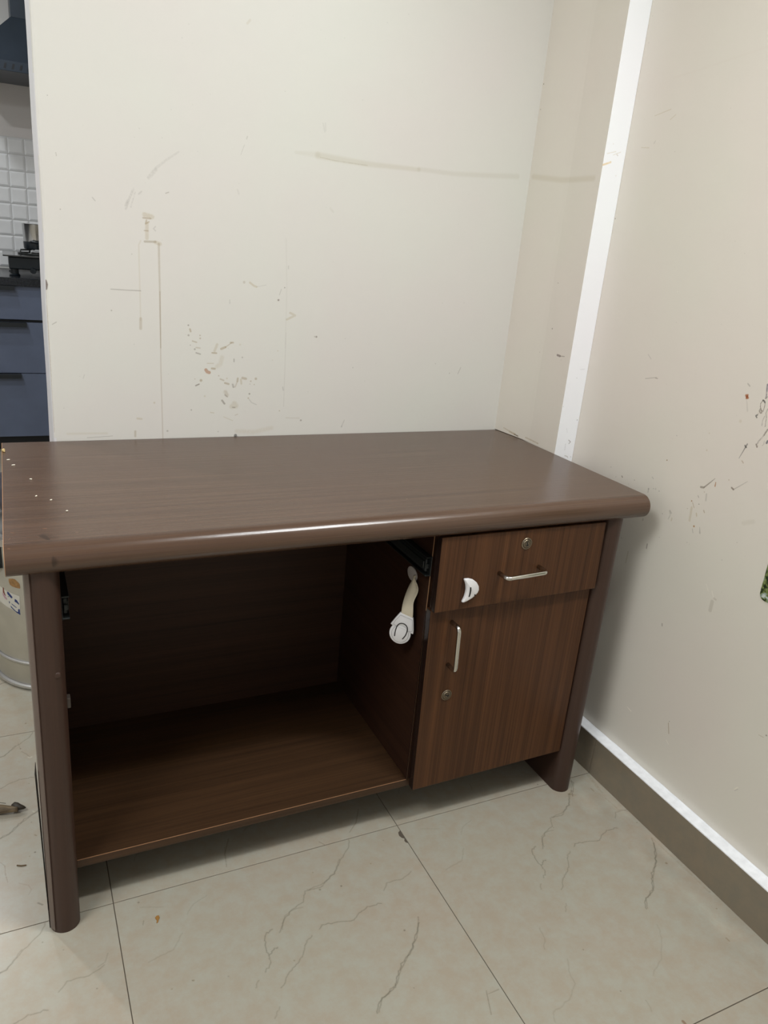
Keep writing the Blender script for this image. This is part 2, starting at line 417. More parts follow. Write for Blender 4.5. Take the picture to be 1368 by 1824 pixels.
# ---- right wall: x = 0.0592
XR = 0.0592
cv_right = Canvas('right_wall_stains', -1.25, -0.2, 0.10, 1.75, 0.0008)
items = [('F', [(640, 258), (652, 275)], 4.6, OR, 1, .4), ('G', [(575, 580), (548, 650)], 4, OR, 1, .4), ('G', [(550, 690), (560, 760), (570, 950)], (1.4, 3), GY, .35, .9), ('G', [(580, 315), (625, 370)], 2.4, GY, .8, .6),
         ('G', [(935, 700), (960, 720), (975, 750)], 3, (.2, .2, .2), .95, .4), ('G', [(935, 700), (880, 770), (868, 850), (900, 940), (930, 960), (965, 850), (980, 770)], 1.3, DK, .9, .5, .2), ('G', [(868, 900), (845, 950), (870, 1000), (900, 990), (880, 930)], 2, DK, .8, .5, .3),
         ('G', [(900, 1000), (960, 900)], 1, GY, .6, .6), ('G', [(800, 1040), (765, 1060), (785, 1100)], 2.6, (.22, .22, .22), .9, .4, .3), ('G', [(830, 990), (800, 1050)], 1, DK, .6, .6, .5), ('G', [(1040, 340), (1020, 480), (1010, 600), (985, 660)], (4, 1.6), (.3, .28, .36), .85, .5, .5),
         ('G', [(1030, 620), (1000, 660)], 2, DK, .7, .5), ('G', [(1040, 900), (1000, 1000), (1010, 1090)], 1.4, DK, .7, .6, .4), ('G', [(970, 1070), (920, 1180), (905, 1290)], 1.8, GY, .8, .7, .5), ('G', [(1010, 1100), (995, 1200), (985, 1300), (975, 1310)], 1.4, DK, .7, .5, .6),
         ('G', [(1040, 1380), (1000, 1440), (960, 1500)], 3, DK, .8, .6, .5), ('G', [(960, 1500), (905, 1570), (830, 1650), (790, 1720)], 2.6, GY, .9, .6, .6), ('G', [(1040, 1650), (1015, 1690)], 4, (.25, .25, .3), .9, .5), ('G', [(770, 1720), (790, 1790), (800, 1760)], 2.2, DK, .9, .4, .3),
         ('G', [(960, 1640), (950, 1720), (910, 1755)], 1, DK, .5, .6, .5), ('F', [(648, 602), (620, 650), (590, 700)], (2.6, 1), (.3, .3, .3), .9, .5, .2), ('F', [(632, 612), (640, 625)], 3, (.25, .25, .25), .9, .5), ('F', [(610, 720), (620, 735)], 2, BR, .7, .5),
         ('F', [(320, 905), (340, 908)], 4, DK, .7, .5), ('F', [(345, 905), (390, 870), (420, 845)], (3, 1), DK, .75, .5, .2), ('F', [(425, 873), (420, 900)], 2, (.6, .35, .2), 1, .4), ('F', [(518, 855)], 2.2, BR, .8, .5), ('F', [(538, 910), (550, 922)], 3.4, DK, .85, .5), ('F', [(550, 922), (600, 895), (650, 866)], (2, 1), GY, .8, .6, .3),
         ('F', [(255, 1003)], 3, (.55, .35, .2), 1, .4), ('F', [(262, 1015), (272, 1050)], 1.6, BR, .7, .6), ('F', [(306, 1026)], 2.4, DK, .7, .5), ('F', [(300, 965), (305, 980)], 1.4, DK, .6, .5), ('F', [(360, 955), (355, 1000)], 3.4, GY, .5, .8), ('F', [(345, 940)], 2.4, BR, .6, .5), ('F', [(340, 1070), (345, 1085)], 2.4, BR, .7, .5),
         ('F', [(255, 1050), (240, 1140)], 5, TA, .6, 1, .3), ('F', [(271, 1182)], 4, (.6, .38, .2), 1, .4), ('F', [(260, 1200), (264, 1228)], 1.4, DK, .5, .6, .4), ('F', [(312, 1190), (313, 1230)], (1, 3), GY, .8, .6), ('F', [(288, 1090), (290, 1110)], 2.4, TA, 1, .6), ('F', [(222, 1296)], 2, GY, .7, .5), ('F', [(225, 1056)], 2, BR, .8, .5),
         ('F', [(80, 715)], 2.6, BR, 1, .5), ('F', [(150, 542)], 1.8, DK, .6, .5), ('F', [(380, 525)], 3, TA, .5, .8), ('F', [(362, 645)], 3, TA, .8, .8), ('F', [(600, 440)], 6, TA, .4, 1), ('F', [(98, 1070), (105, 1100), (90, 1130)], 2.4, GY, .6, .6, .5), ('F', [(48, 1093)], 2, DK, .5, .5), ('F', [(0, 136), (15, 138)], 1.6, DK, .6, .5),
         ('F', [(400, 1715), (385, 1775)], 8, (.75, .73, .7), .6, .6), ('F', [(412, 1690), (425, 1700)], 4, (.75, .73, .7), .6, .6), ('F', [(398, 1640), (410, 1690)], 1.2, (1.18, 1.18, 1.18), 1, .5), ('F', [(358, 1590), (372, 1640)], 1, (1.15, 1.15, 1.15), 1, .5), ('F', [(620, 1160), (690, 1150)], 8, (.88, .87, .84), .5, 1.2), ('F', [(468, 1420)], 2.4, GY, .5, .6), ('F', [(575, 1297)], 1.6, DK, .5, .5),
         ('J', [(1155, 500), (1148, 535)], 2.4, DK, .7, .6), ('J', [(1275, 1145), (1275, 1165)], 1.8, DK, .8, .5), ('J', [(1120, 295), (1118, 308)], 2.4, GY, .8, .6), ('J', [(1000, 560), (980, 650)], 3, (.8, .77, .7), .7, 1), ('J', [(945, 450)], 2.6, GY, .7, .6), ('J', [(1165, 50), (1160, 80)], 2.4, GY, .7, .6), ('J', [(1205, 50)], 2, DK, .6, .5),
         ('J', [(1250, 70)], 2.4, GY, .7, .5), ('J', [(1340, 230), (1350, 250)], 2.6, GY, .7, .6), ('J', [(1355, 290), (1350, 310)], 2.4, TA, .8, .7), ('J', [(1253, 445)], 2, GY, .6, .6), ('J', [(1278, 255)], 1.4, DK, .6, .5), ('L', [(998, 598), (1002, 606)], 2.6, DK, .8, .5), ('L', [(1088, 627)], 2.4, DK, .6, .5), ('L', [(1190, 690)], 4, GY, .6, .8, .4), ('L', [(1240, 690)], 4, GY, .5, .8, .4), ('L', [(1215, 605), (1225, 618)], 1.5, GY, .8, .6),
         ('L', [(920, 533)], 2, DK, .6, .5), ('L', [(955, 603)], 2.4, GY, .6, .7), ('L', [(1322, 484)], 2.8, BR, .9, .5), ('L', [(1045, 655)], 2, GY, .6, .6), ('L', [(1265, 706)], 1.8, DK, .6, .5), ('Q', [(850, 200), (852, 255)], 2, BR, .8, .6), ('Q', [(855, 192)], 2, DK, .8, .5), ('Q', [(635, 115), (655, 138)], (1, 2.5), (1.25, 1.25, 1.25), 1, .5),
         ('Q', [(1360, 265)], 3, DK, .8, .5), ('Q', [(1320, 262), (1345, 275)], 1, BR, .7, .6), ('Q', [(840, 290), (850, 310)], 2.4, (1.1, 1.1, 1.1), 1, .6), ('Q', [(1195, 545), (1210, 535)], 2.4, (1.12, 1.12, 1.1), 1, .5), ('Q', [(1195, 552), (1212, 545)], 1.4, GY, .5, .6), ('Q', [(930, 600)], 2, TA, .8, .7),
         ('P', [(1380, 80), (1200, 140)], 4, (.97, .95, .94), .3, 1.2), ('K', [(780, 605), (865, 570)], 1.4, TA, .7, .8, .3), ('K', [(860, 625), (890, 598)], 1.2, TA, .8, .7), ('K', [(775, 750), (783, 735)], 1.4, GY, .6, .6), ('K', [(710, 770), (750, 772)], 1.4, TA, .6, .8), ('K', [(768, 85)], 1.6, GY, .7, .6), ('K', [(748, 225)], 1.6, GY, .6, .6), ('K', [(574, 1140)], 2.6, DK, .8, .5),
         ('P', [(1207, 520)], 2, (1.12, 1.12, 1.12), 1, .5), ('P', [(1155, 632), (1160, 640)], 1.2, GY, .7, .5), ('P', [(1150, 675), (1170, 673)], 1.3, DK, .5, .6), ('P', [(1205, 575)], 1.6, GY, .6, .5)]
for k in range(45):
    items.append(('P', [(rg.uniform(1130, 1360), rg.uniform(20, 1100))], rg.uniform(.8, 1.6), GY, rg.uniform(.2, .6), .6))
paint(cv_right, 0, XR, 1, 2, items, 1 / 950)

def wall_paint(name, col, cv=None, ia=0, rough=0.45, var=0.03, spec=0.35):
    m, nt, b = new_mat(name)
    N, L = nt.nodes, nt.links
    g = N.new('ShaderNodeNewGeometry')
    n1 = N.new('ShaderNodeTexNoise')
    n1.inputs['Scale'].default_value = 2.6
    n1.inputs['Detail'].default_value = 3
    L.new(g.outputs['Position'], n1.inputs['Vector'])
    rp = N.new('ShaderNodeValToRGB')
    c = lin(col)
    rp.color_ramp.elements[0].position = 0.35
    rp.color_ramp.elements[1].position = 0.65
    rp.color_ramp.elements[0].color = (c[0] * (1 - var * .2), c[1] * (1 - var), c[2] * (1 - var * .6), 1)
    rp.color_ramp.elements[1].color = (c[0] * (1 - var * .5), c[1], c[2] * (1 - var * .4), 1)
    L.new(n1.outputs['Fac'], rp.inputs['Fac'])
    out = rp.outputs['Color']
    if cv is not None:
        (su, ou), (sv, ov) = cv.uvmap()
        im = overlay_node(nt, cv.image(), su, ou, ia, sv, ov, 2)
        out = mul(nt, out, im.outputs['Color'])
    L.new(out, b.inputs['Base Color'])
    b.inputs['Roughness'].default_value = rough
    b.inputs['Specular IOR Level'].default_value = spec
    n2 = N.new('ShaderNodeTexNoise')
    n2.inputs['Scale'].default_value = 14
    n2.inputs['Detail'].default_value = 5
    L.new(g.outputs['Position'], n2.inputs['Vector'])
    bp = N.new('ShaderNodeBump')
    bp.inputs['Strength'].default_value = 0.12
    bp.inputs['Distance'].default_value = 0.004
    L.new(n2.outputs['Fac'], bp.inputs['Height'])
    L.new(bp.outputs['Normal'], b.inputs['Normal'])
    return m

CREAM = (228, 221, 209)
m_back = wall_paint('cream_paint_back', (220, 217, 209), cv_back, 0)
m_pil = wall_paint('cream_paint_pillar', CREAM, cv_pil, 1, rough=.24, spec=.5)
m_strip = wall_paint('white_paint_strip', (250, 251, 252), cv_strip, 0)
m_right = wall_paint('cream_paint_right', CREAM, cv_right, 1, rough=.27, spec=.5)
m_wall = wall_paint('off_white_paint', (214, 213, 211))
m_white = wall_paint('white_paint', (240, 240, 240))
m_reveal = wall_paint('reveal_paint', (222, 220, 221))
m_kwall = wall_paint('grey_white_paint', (214, 212, 210))

# ---- floor tile: mottled ceramic with a printed vein pattern (the same print on every tile)
TS = 0.5957
TX, TY = -0.5065, -0.5435          # joint lines through the tile corner nearest the desk front
cv_vein = Canvas('tile_print', 0, TS, 0, TS, 0.0008)
VE = (0.45, 0.44, 0.40)
veins = [('M', [(838, 182), (835, 212), (805, 262), (787, 300), (740, 345), (690, 358), (683, 392), (637, 430), (612, 465), (605, 508)], .75), ('M', [(580, 486), (557, 500), (553, 540), (567, 577), (582, 558), (602, 545)], .9), ('M', [(567, 577), (576, 602), (552, 636)], .7),
         ('M', [(532, 660), (524, 692)], .5), ('M', [(948, 397), (900, 412), (872, 430), (856, 457), (800, 462), (747, 473), (738, 488)], .8), ('M', [(716, 505), (692, 530), (682, 578), (660, 605), (632, 640), (605, 700)], .7), ('M', [(1075, 463), (1069, 492), (1060, 520), (1051, 560), (1016, 605), (1002, 648), (995, 680), (962, 710), (938, 740), (932, 778)], .95),
         ('M', [(1050, 290), (1022, 315), (967, 330), (953, 362)], .6), ('M', [(1140, 360), (1128, 392), (1095, 437)], .5), ('M', [(605, 748), (582, 800)], .5), ('M', [(272, 500), (245, 556), (200, 575), (150, 605)], .35), ('M', [(130, 412), (230, 410)], .3), ('Q', [(330, 570), (332, 620), (310, 660), (270, 680), (235, 692)], .6), ('Q', [(250, 755), (210, 770), (190, 790), (200, 860)], .5), ('Q', [(180, 1270), (205, 1330), (202, 1385)], .4), ('Q', [(325, 1430), (330, 1490), (365, 1560), (330, 1640), (250, 1710), (260, 1766)], .35), ('Q', [(790, 1250), (815, 1320), (810, 1430), (755, 1530)], .3), ('Q', [(735, 1640), (765, 1720)], .35), ('Q', [(765, 800), (785, 870), (780, 930), (768, 1000), (775, 1060), (735, 1110), (740, 1180)], .8), ('M', [(360, 370), (310, 400), (285, 445)], .3)]
rj = random.Random(5)
for c, pts, al in veins:
    q = []
    for p in pts:
        X = on(2, 0.0, pix(c, p))
        q.append(((X[0] - TX) % TS, (X[1] - TY) % TS))
    fine = []
    for a, b in zip(q[:-1], q[1:]):
        if a[0] > .57 or b[0] > .57 or abs(a[0] - b[0]) > .3 or abs(a[1] - b[1]) > .3:
            continue
        for k in range(5):
            t = k / 5
            fine.append((a[0] + (b[0] - a[0]) * t + rj.gauss(0, .0009), a[1] + (b[1] - a[1]) * t + rj.gauss(0, .0009)))
    if len(fine) > 1:
        cv_vein.stroke(fine, .0034, VE, al * .25, 1.2, .5)
        cv_vein.stroke(fine, .0017, VE, al * .5, .9, .4)
cv_floor_marks = Canvas('floor_dirt', -1.5, 0.1, -1.4, 0.1, 0.0012)
items = [('S', [(258, 392)], 3, BR, 1, .5), ('S', [(205, 650)], 2.2, DK, .9, .5), ('S', [(205, 655), (180, 590)], 1, GY, .6, .7), ('S', [(215, 680), (260, 700), (300, 735)], 1, DK, .6, .6), ('S', [(290, 1002)], 2, BR, .9, .5), ('S', [(315, 1397)], 1.6, DK, .8, .5), ('S', [(350, 1525), (365, 1532)], 2, BR, .9, .5), ('S', [(352, 1702)], 3, DK, .9, .5), ('S', [(298, 1743)], 2, BR, .8, .5),
         ('S', [(285, 735), (300, 740), (318, 733)], 3, (1.35, 1.35, 1.35), 1, .5), ('S', [(330, 1283), (345, 1293)], 2, (1.3, 1.3, 1.3), 1, .5), ('N', [(0, 215), (30, 240), (35, 300), (50, 350)], 1.2, (.6, .5, .46), .7, .7, .4), ('N', [(125, 357), (190, 370), (210, 400), (190, 435)], 1, (.7, .6, .56), .6, .7), ('N', [(255, 490), (285, 503)], 2.4, DK, .7, .6),
         ('N', [(728, 830), (710, 890), (660, 925)], 1.4, GY, .6, .8, .4), ('N', [(427, 808)], 2, GY, .8, .5), ('N', [(655, 1070)], 2, DK, .6, .5), ('N', [(935, 487)], 3, DK, .6, .5), ('N', [(970, 610), (965, 640)], 1.3, GY, .9, .6), ('N', [(285, 757)], 2, DK, .7, .5), ('N', [(1160, 1073)], 2, BR, .8, .5), ('N', [(1300, 1015)], 2, DK, .5, .5),
         ('M', [(740, 352)], 3, DK, .7, .5), ('M', [(812, 340)], 3, DK, .8, .5), ('M', [(716, 294)], 2, BR, .9, .5), ('M', [(1026, 490)], 3, DK, .7, .5), ('M', [(312, 660)], 2.4, BR, .9, .5), ('M', [(912, 264)], 2, BR, .9, .5), ('M', [(1058, 685)], 1.6, DK, .7, .5), ('M', [(430, 646)], 2.4, GY, .6, .6), ('M', [(653, 592)], 2, BR, .9, .5), ('M', [(955, 185)], 2, BR, .7, .5),
         ('M', [(870, 80), (862, 125), (840, 158)], 1.6, DK, .5, .8, .4), ('M', [(430, 180), (418, 230), (424, 275)], 1.5, DK, .5, .8, .4), ('M', [(737, 190), (755, 200)], 1.4, DK, .5, .7), ('M', [(1303, 695), (1320, 775)], 1.4, DK, .6, .7, .3), ('M', [(1345, 690), (1310, 705)], 1.2, DK, .5, .7),
         ('Q', [(335, 500), (355, 510), (352, 560)], 1.4, DK, .7, .6, .4), ('Q', [(330, 570), (365, 575)], 4, BR, .7, .8, .6), ('Q', [(345, 550), (350, 580)], 2, DK, .6, .6, .5), ('Q', [(430, 470), (500, 560)], 6, (.8, .75, .66), .6, 1.2, .7), ('Q', [(445, 540), (460, 555)], 2, BR, .8, .6, .4), ('Q', [(520, 590), (600, 660)], 2.4, (.75, .7, .62), .6, 1, .7), ('Q', [(685, 718)], 2.4, DK, .7, .5), ('Q', [(838, 930)], 4, BR, .9, .5),
         ('Q', [(760, 795), (850, 880), (980, 1000), (1060, 1080)], 3, (.8, .75, .66), .5, 1.2, .8), ('Q', [(1065, 1080)], 2, DK, .6, .5), ('Q', [(1100, 1167)], 2.4, BR, .8, .5), ('Q', [(1150, 1320), (1165, 1335)], 2.4, BR, .7, .6), ('Q', [(168, 520)], 2.6, DK, .9, .5), ('Q', [(405, 1380)], 2, DK, .7, .5), ('Q', [(600, 1597)], 2, DK, .7, .5), ('Q', [(580, 655), (605, 650), (640, 660)], 1, GY, .6, .7), ('Q', [(925, 1755), (935, 1766)], 4, (.5, .3, .2), .9, .5), ('Q', [(250, 745)], 2, BR, .7, .5)]
paint(cv_floor_marks, 2, 0.0, 0, 1, items, 1 / 760, .8)

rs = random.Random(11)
for k in range(70):          # blotchy whitish tint on the tiles along the skirting
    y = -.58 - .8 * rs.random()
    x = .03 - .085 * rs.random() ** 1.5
    cv_floor_marks.stroke([(x, y), (x + rs.uniform(-.01, .01), y - rs.uniform(.02, .05))], rs.uniform(.02, .05), (1.075, 1.075, 1.08), .55, 1.2, .25)

def tile_mat(name, ca, cb, rough, vein=True, marks=True):
    m, nt, b = new_mat(name)
    N, L = nt.nodes, nt.links
    tc = N.new('ShaderNodeTexCoord')
    def noise(scale, detail, rough_):
        n = N.new('ShaderNodeTexNoise')
        n.inputs['Scale'].default_value = scale
        n.inputs['Detail'].default_value = detail
        n.inputs['Roughness'].default_value = rough_
        L.new(tc.outputs['Object'], n.inputs['Vector'])
        return n
    n1 = noise(24, 9, 0.72)
    rp = N.new('ShaderNodeValToRGB')
    rp.color_ramp.elements[0].position = 0.38
    rp.color_ramp.elements[1].position = 0.62
    rp.color_ramp.elements[0].color = lin(ca) + (1,)
    rp.color_ramp.elements[1].color = lin(cb) + (1,)
    L.new(n1.outputs['Fac'], rp.inputs['Fac'])
    n2 = noise(4.0, 3, 0.5)
    rp2 = N.new('ShaderNodeValToRGB')
    rp2.color_ramp.elements[0].position = 0.4
    rp2.color_ramp.elements[1].position = 0.65
    rp2.color_ramp.elements[0].color = (.99, 1.0, .985, 1)
    rp2.color_ramp.elements[1].color = (1.0, .975, .955, 1)
    L.new(n2.outputs['Fac'], rp2.inputs['Fac'])
    out = mul(nt, rp.outputs['Color'], rp2.outputs['Color'])
    if vein:
        im = N.new('ShaderNodeTexImage')
        im.image = cv_vein.image()
        im.extension = 'EXTEND'
        mp = N.new('ShaderNodeMapping')
        mp.inputs['Scale'].default_value = (1 / TS, 1 / TS, 1)
        L.new(tc.outputs['Object'], mp.inputs['Vector'])
        L.new(mp.outputs['Vector'], im.inputs['Vector'])
        out = mul(nt, out, im.outputs['Color'])
    if marks:
        (su, ou), (sv, ov) = cv_floor_marks.uvmap()
        im2 = overlay_node(nt, cv_floor_marks.image(), su, ou, 0, sv, ov, 1)
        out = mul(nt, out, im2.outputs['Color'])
    L.new(out, b.inputs['Base Color'])
    b.inputs['Roughness'].default_value = rough
    b.inputs['Specular IOR Level'].default_value = 0.5
    n3 = noise(7, 2, 0.5)
    bp = N.new('ShaderNodeBump')
    bp.inputs['Strength'].default_value = 0.05
    bp.inputs['Distance'].default_value = 0.002
    L.new(n3.outputs['Fac'], bp.inputs['Height'])
    L.new(bp.outputs['Normal'], b.inputs['Normal'])
    return m

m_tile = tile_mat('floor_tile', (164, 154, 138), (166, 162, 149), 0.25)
m_grout = plain('grout', (86, 76, 64), 0.9)
m_skirt = tile_mat('skirting_tile', (138, 126, 108), (131, 122, 107), 0.16, False, False)

# ---- wood laminates
cv_top = Canvas('desk_top_marks', -1.24, 0.0, -0.60, 0.0, 0.0008)
LT = (1.9, 1.9, 1.9)
items = [('T', [(430, 1110), (485, 1145)], (6, 4), (.35, .33, .32), .8, 1.0, .3), ('T', [(440, 1100), (540, 1125)], 8, (.6, .58, .56), .5, 1.2, .4), ('T', [(530, 1222), (560, 1222)], 3.4, (.4, .38, .36), .9, .7), ('T', [(580, 1222), (608, 1222)], 3.4, (.4, .38, .36), .9, .7), ('T', [(795, 262)], 4, (.4, .36, .34), .9, .6), ('T', [(440, 1035), (465, 1035)], 2, LT, 1, .6), ('T', [(110, 1075), (130, 1078)], 1.6, LT, 1, .5), ('T', [(290, 958), (308, 962)], 1, LT, .6, .5),
         ('T', [(625, 892), (645, 890)], 1.2, LT, .7, .5), ('T', [(770, 1073), (785, 1073)], 1.4, LT, .8, .5), ('T', [(820, 1040)], 1.4, LT, .7, .5), ('T', [(75, 1220), (90, 1220)], 1.4, LT, .7, .5), ('T', [(85, 1150), (100, 1135)], 1, LT, .4, .5), ('T', [(295, 620)], 2.2, DK, .8, .5), ('T', [(90, 392)], 2.2, DK, .8, .5), ('T', [(1300, 908), (1345, 905)], 1.4, DK, .5, .7), ('T', [(430, 322), (445, 320)], 1.2, LT, .5, .5),
         ('P', [(566, 819)], 2, DK, .9, .5), ('P', [(587, 820)], 2.2, DK, .9, .5), ('P', [(815, 846), (826, 850)], 3, (.4, .38, .36), .9, .7), ('P', [(818, 865)], 2, DK, .8, .6), ('P', [(900, 836)], 2, DK, .9, .5), ('P', [(995, 838), (1008, 852)], 6, (.7, .68, .66), .7, 1, .3), ('P', [(354, 834)], 1.6, DK, .7, .5), ('P', [(464, 853)], 1.8, DK, .7, .6), ('P', [(725, 889)], 2, LT, 1, .5), ('P', [(331, 927)], 2, LT, .8, .5),
         ('P', [(380, 957)], 2, DK, .7, .5), ('P', [(794, 781)], 1.6, DK, .7, .5), ('P', [(860, 789), (875, 790)], 3, (.8, .78, .76), .6, 1), ('P', [(200, 795), (230, 808), (270, 835)], 6, (.9, .88, .86), .5, 1.3, .3), ('P', [(500, 812), (610, 828)], 8, (.88, .86, .84), .4, 1.3, .4), ('P', [(840, 823), (860, 824)], 10, (1.12, 1.12, 1.12), .6, 1.2), ('P', [(945, 913)], 2, (3, 3, 3), 1, .5),
         ('P', [(1010, 905), (1040, 900), (1060, 897)], 1.6, LT, .8, .6, .8), ('P', [(990, 910), (1000, 908)], 1.6, LT, .7, .6, .6), ('P', [(1075, 895), (1095, 893)], 1.4, LT, .7, .6, .7)]
paint(cv_top, 2, 0.75, 0, 1, items, 1 / 680)

def wood(name, dark, light, axis, rough=0.35, across=55.0, along=1.2, spec=0.5, overlay=None, bump=0.15, contrast=(0.32, 0.70), offset=0.0):
    m, nt, b = new_mat(name)
    N, L = nt.nodes, nt.links
    tc = N.new('ShaderNodeTexCoord')
    def streak(ac, al, detail, off):
        mp = N.new('ShaderNodeMapping')
        s = [ac, ac, ac]
        s[axis] = al
        mp.inputs['Scale'].default_value = s
        mp.inputs['Location'].default_value = (off, off * .7, off * 1.3)
        L.new(tc.outputs['Object'], mp.inputs['Vector'])
        n = N.new('ShaderNodeTexNoise')
        n.inputs['Scale'].default_value = 1.0
        n.inputs['Detail'].default_value = detail
        n.inputs['Roughness'].default_value = 0.6
        n.inputs['Distortion'].default_value = 0.25
        L.new(mp.outputs['Vector'], n.inputs['Vector'])
        return n
    a = streak(across, along, 5, offset)
    c = streak(across * 6, along * 2.5, 3, offset + 3)
    mx = N.new('ShaderNodeMix')
    mx.data_type = 'FLOAT'
    mx.inputs['Factor'].default_value = 0.42
    L.new(a.outputs['Fac'], mx.inputs[2])
    L.new(c.outputs['Fac'], mx.inputs[3])
    rp = N.new('ShaderNodeValToRGB')
    rp.color_ramp.elements[0].position = contrast[0]
    rp.color_ramp.elements[1].position = contrast[1]
    rp.color_ramp.elements[0].color = lin(dark) + (1,)
    rp.color_ramp.elements[1].color = lin(light) + (1,)
    L.new(mx.outputs[0], rp.inputs['Fac'])
    out = rp.outputs['Color']
    if overlay is not None:
        (su, ou), (sv, ov) = overlay.uvmap()
        im = overlay_node(nt, overlay.image(), su, ou, 0, sv, ov, 1)
        out = mul(nt, out, im.outputs['Color'])
    L.new(out, b.inputs['Base Color'])
    b.inputs['Roughness'].default_value = rough
    b.inputs['Specular IOR Level'].default_value = spec
    bp = N.new('ShaderNodeBump')
    bp.inputs['Strength'].default_value = bump
    bp.inputs['Distance'].default_value = 0.0006
    L.new(c.outputs['Fac'], bp.inputs['Height'])
    L.new(bp.outputs['Normal'], b.inputs['Normal'])
    return m

m_top = wood('laminate_top', (69, 49, 37), (92, 69, 53), 0, 0.25, 60, 0.8, spec=.65, contrast=(.34,.68), overlay=cv_top, bump=0.5)
m_door = wood('laminate_door', (52, 30, 16), (95, 61, 36), 2, 0.42, 75, 0.8, spec=.25, contrast=(.35, .67))
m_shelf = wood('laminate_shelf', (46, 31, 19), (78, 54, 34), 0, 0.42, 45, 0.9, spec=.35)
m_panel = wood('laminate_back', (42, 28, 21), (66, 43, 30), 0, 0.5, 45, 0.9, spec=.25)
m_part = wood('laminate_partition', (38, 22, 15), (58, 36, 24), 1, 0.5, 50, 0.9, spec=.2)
m_leg = wood('laminate_leg', (58, 41, 33), (68, 49, 40), 2, 0.38, 80, 1.5, spec=.35, bump=0.1)
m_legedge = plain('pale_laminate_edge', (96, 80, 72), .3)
m_edge = plain('raw_board_edge', (170, 128, 92), 0.7)
m_band_shade = plain('dark_edge_band', (34, 22, 18), 0.25)
m_blk = plain('black_steel', (44, 47, 46), 0.4, 0.4)
m_chrome = plain('chrome', (205, 203, 196), 0.16, 1.0, var=0.02)
m_lock = plain('lock_nickel', (138, 126, 108), 0.36, 1.0)
m_slot = plain('keyhole_dark', (22, 19, 17), 0.6)
m_plast = plain('white_plastic', (226, 224, 224), 0.35)
m_grey = plain('grey_plastic', (72, 64, 58), 0.5)
m_groove = plain('grey_groove', (150, 148, 150), 0.6)
m_pad = plain('translucent_pad', (190, 182, 176), 0.4)
m_steel = plain('steel_drum', (184, 179, 165), 0.42, 0.5, var=0.08, vscale=14)
m_rim = plain('polished_steel', (205, 205, 205), 0.18, 1.0)

# ------------------------------------------------------------------ the setting
def structure(o):
    o['kind'] = 'structure'
    return o

# floor with every tile a piece of its own
bm = bmesh.new()
add_box(bm, (-3.4, -3.7, -0.06), (XR, 3.3, -0.0012))
floor = structure(finish('floor', bm, m_grout))
def tile_mesh(outline, name):
    bm = bmesh.new()
    add_prism(bm, outline, 2, -0.010, 0.0, bevel=0.0004)
    bmesh.ops.recalc_face_normals(bm, faces=bm.faces[:])
    me = bpy.data.meshes.new(name)
    bm.to_mesh(me)
    bm.free()
    me.materials.append(m_tile)
    return me
G = 0.0008
sq = [(G, G), (TS - G, G), (TS - G, TS - G), (G, TS - G)]
tile_me = tile_mesh(sq, 'tile')
# the tile in front of the desk has a chipped right edge
ch = [(G, G), (TS - G, G)]
for d, w in ((.055, 0), (.052, .0035), (.047, .0045), (.044, .003), (.041, .0012), (.037, .006), (.030, .0085), (.024, .0075), (.019, .0055), (.016, 0)):
    ch.append((TS - G - w, TS - d))
ch += [(TS - G, TS - G), (G, TS - G)]
tile_chip_me = tile_mesh(ch, 'tile_chipped')
for i in range(-5, 1):
    for j in range(-5, 7):
        x, y = TX + i * TS, TY + j * TS
        if x + TS < -3.3 or y > 3.2:
            continue
        me = tile_chip_me if (i, j) == (-1, -1) else tile_me
        if i == 0:
            w = 0.0326 - TX + 0.004
            me = bpy.data.meshes.get('tile_cut') or tile_mesh([(G, G), (w, G), (w, TS - G), (G, TS - G)], 'tile_cut')
        o = link('tile', me, floor, (x, y, 0))
        if (i, j) == (-1, -1):
            o['label'] = 'floor tile with a chipped corner'

def shell(name, lo, hi, mat):
    bm = bmesh.new()
    add_box(bm, lo, hi)
    return structure(finish(name, bm, mat))

# cream partition wall the desk stands against: slightly uneven free end towards the kitchen
XL = -1.1337
bm = bmesh.new()
nz_ = 40
prev = None
for k in range(nz_ + 1):
    z = 2.75 * k / nz_
    dx = 0.0016 * math.sin(z * 5.3 + .6) + 0.0008 * math.sin(z * 17)
    e = 0.006
    ring = [bm.verts.new((x, y, z)) for x, y in ((-0.002, 0), (XL + dx + e, 0), (XL + dx + e * .3, e * .3), (XL + dx, e), (XL + dx, 0.19), (XL + dx + e, 0.196), (-0.002, 0.196))]
    if prev:
        for a in range(7):
            bm.faces.new((prev[a], prev[(a + 1) % 7], ring[(a + 1) % 7], ring[a]))
    else:
        bm.faces.new(ring)
    prev = ring
bm.faces.new(prev[::-1])
bmesh.ops.recalc_face_normals(bm, faces=bm.faces[:])
for f in bm.faces:
    f.material_index = 1 if f.calc_center_median().x < XL + 0.0022 else 0
wall_back = structure(finish('wall_back', bm, [m_back, m_reveal]))
wall_back['label'] = 'stained cream wall behind the desk'

# corner pillar: cream side face, white front face, plaster fillet in the inside corner above the desk
PF = -0.2486
bm = bmesh.new()
add_box(bm, (0, PF, 0), (XR - 0.0005, 0.196, 2.75))
b2 = [(-0.0148, 0.001), (-0.0142, -0.008), (-0.0120, -0.030), (-0.0085, -0.060), (-0.0045, -0.095), (-0.0012, -0.125), (0.0, -0.14), (0.001, 0.001)]
add_prism(bm, b2, 2, 0.7512, 2.75)
bmesh.ops.recalc_face_normals(bm, faces=bm.faces[:])
for f in bm.faces:
    f.material_index = 1 if abs(f.normal.y + 1) < .01 and f.calc_center_median().y < -0.2 else 0
wall_pillar = structure(finish('wall_pillar', bm, [m_pil, m_strip]))
wall_pillar['label'] = 'narrow corner pillar with a white front face'

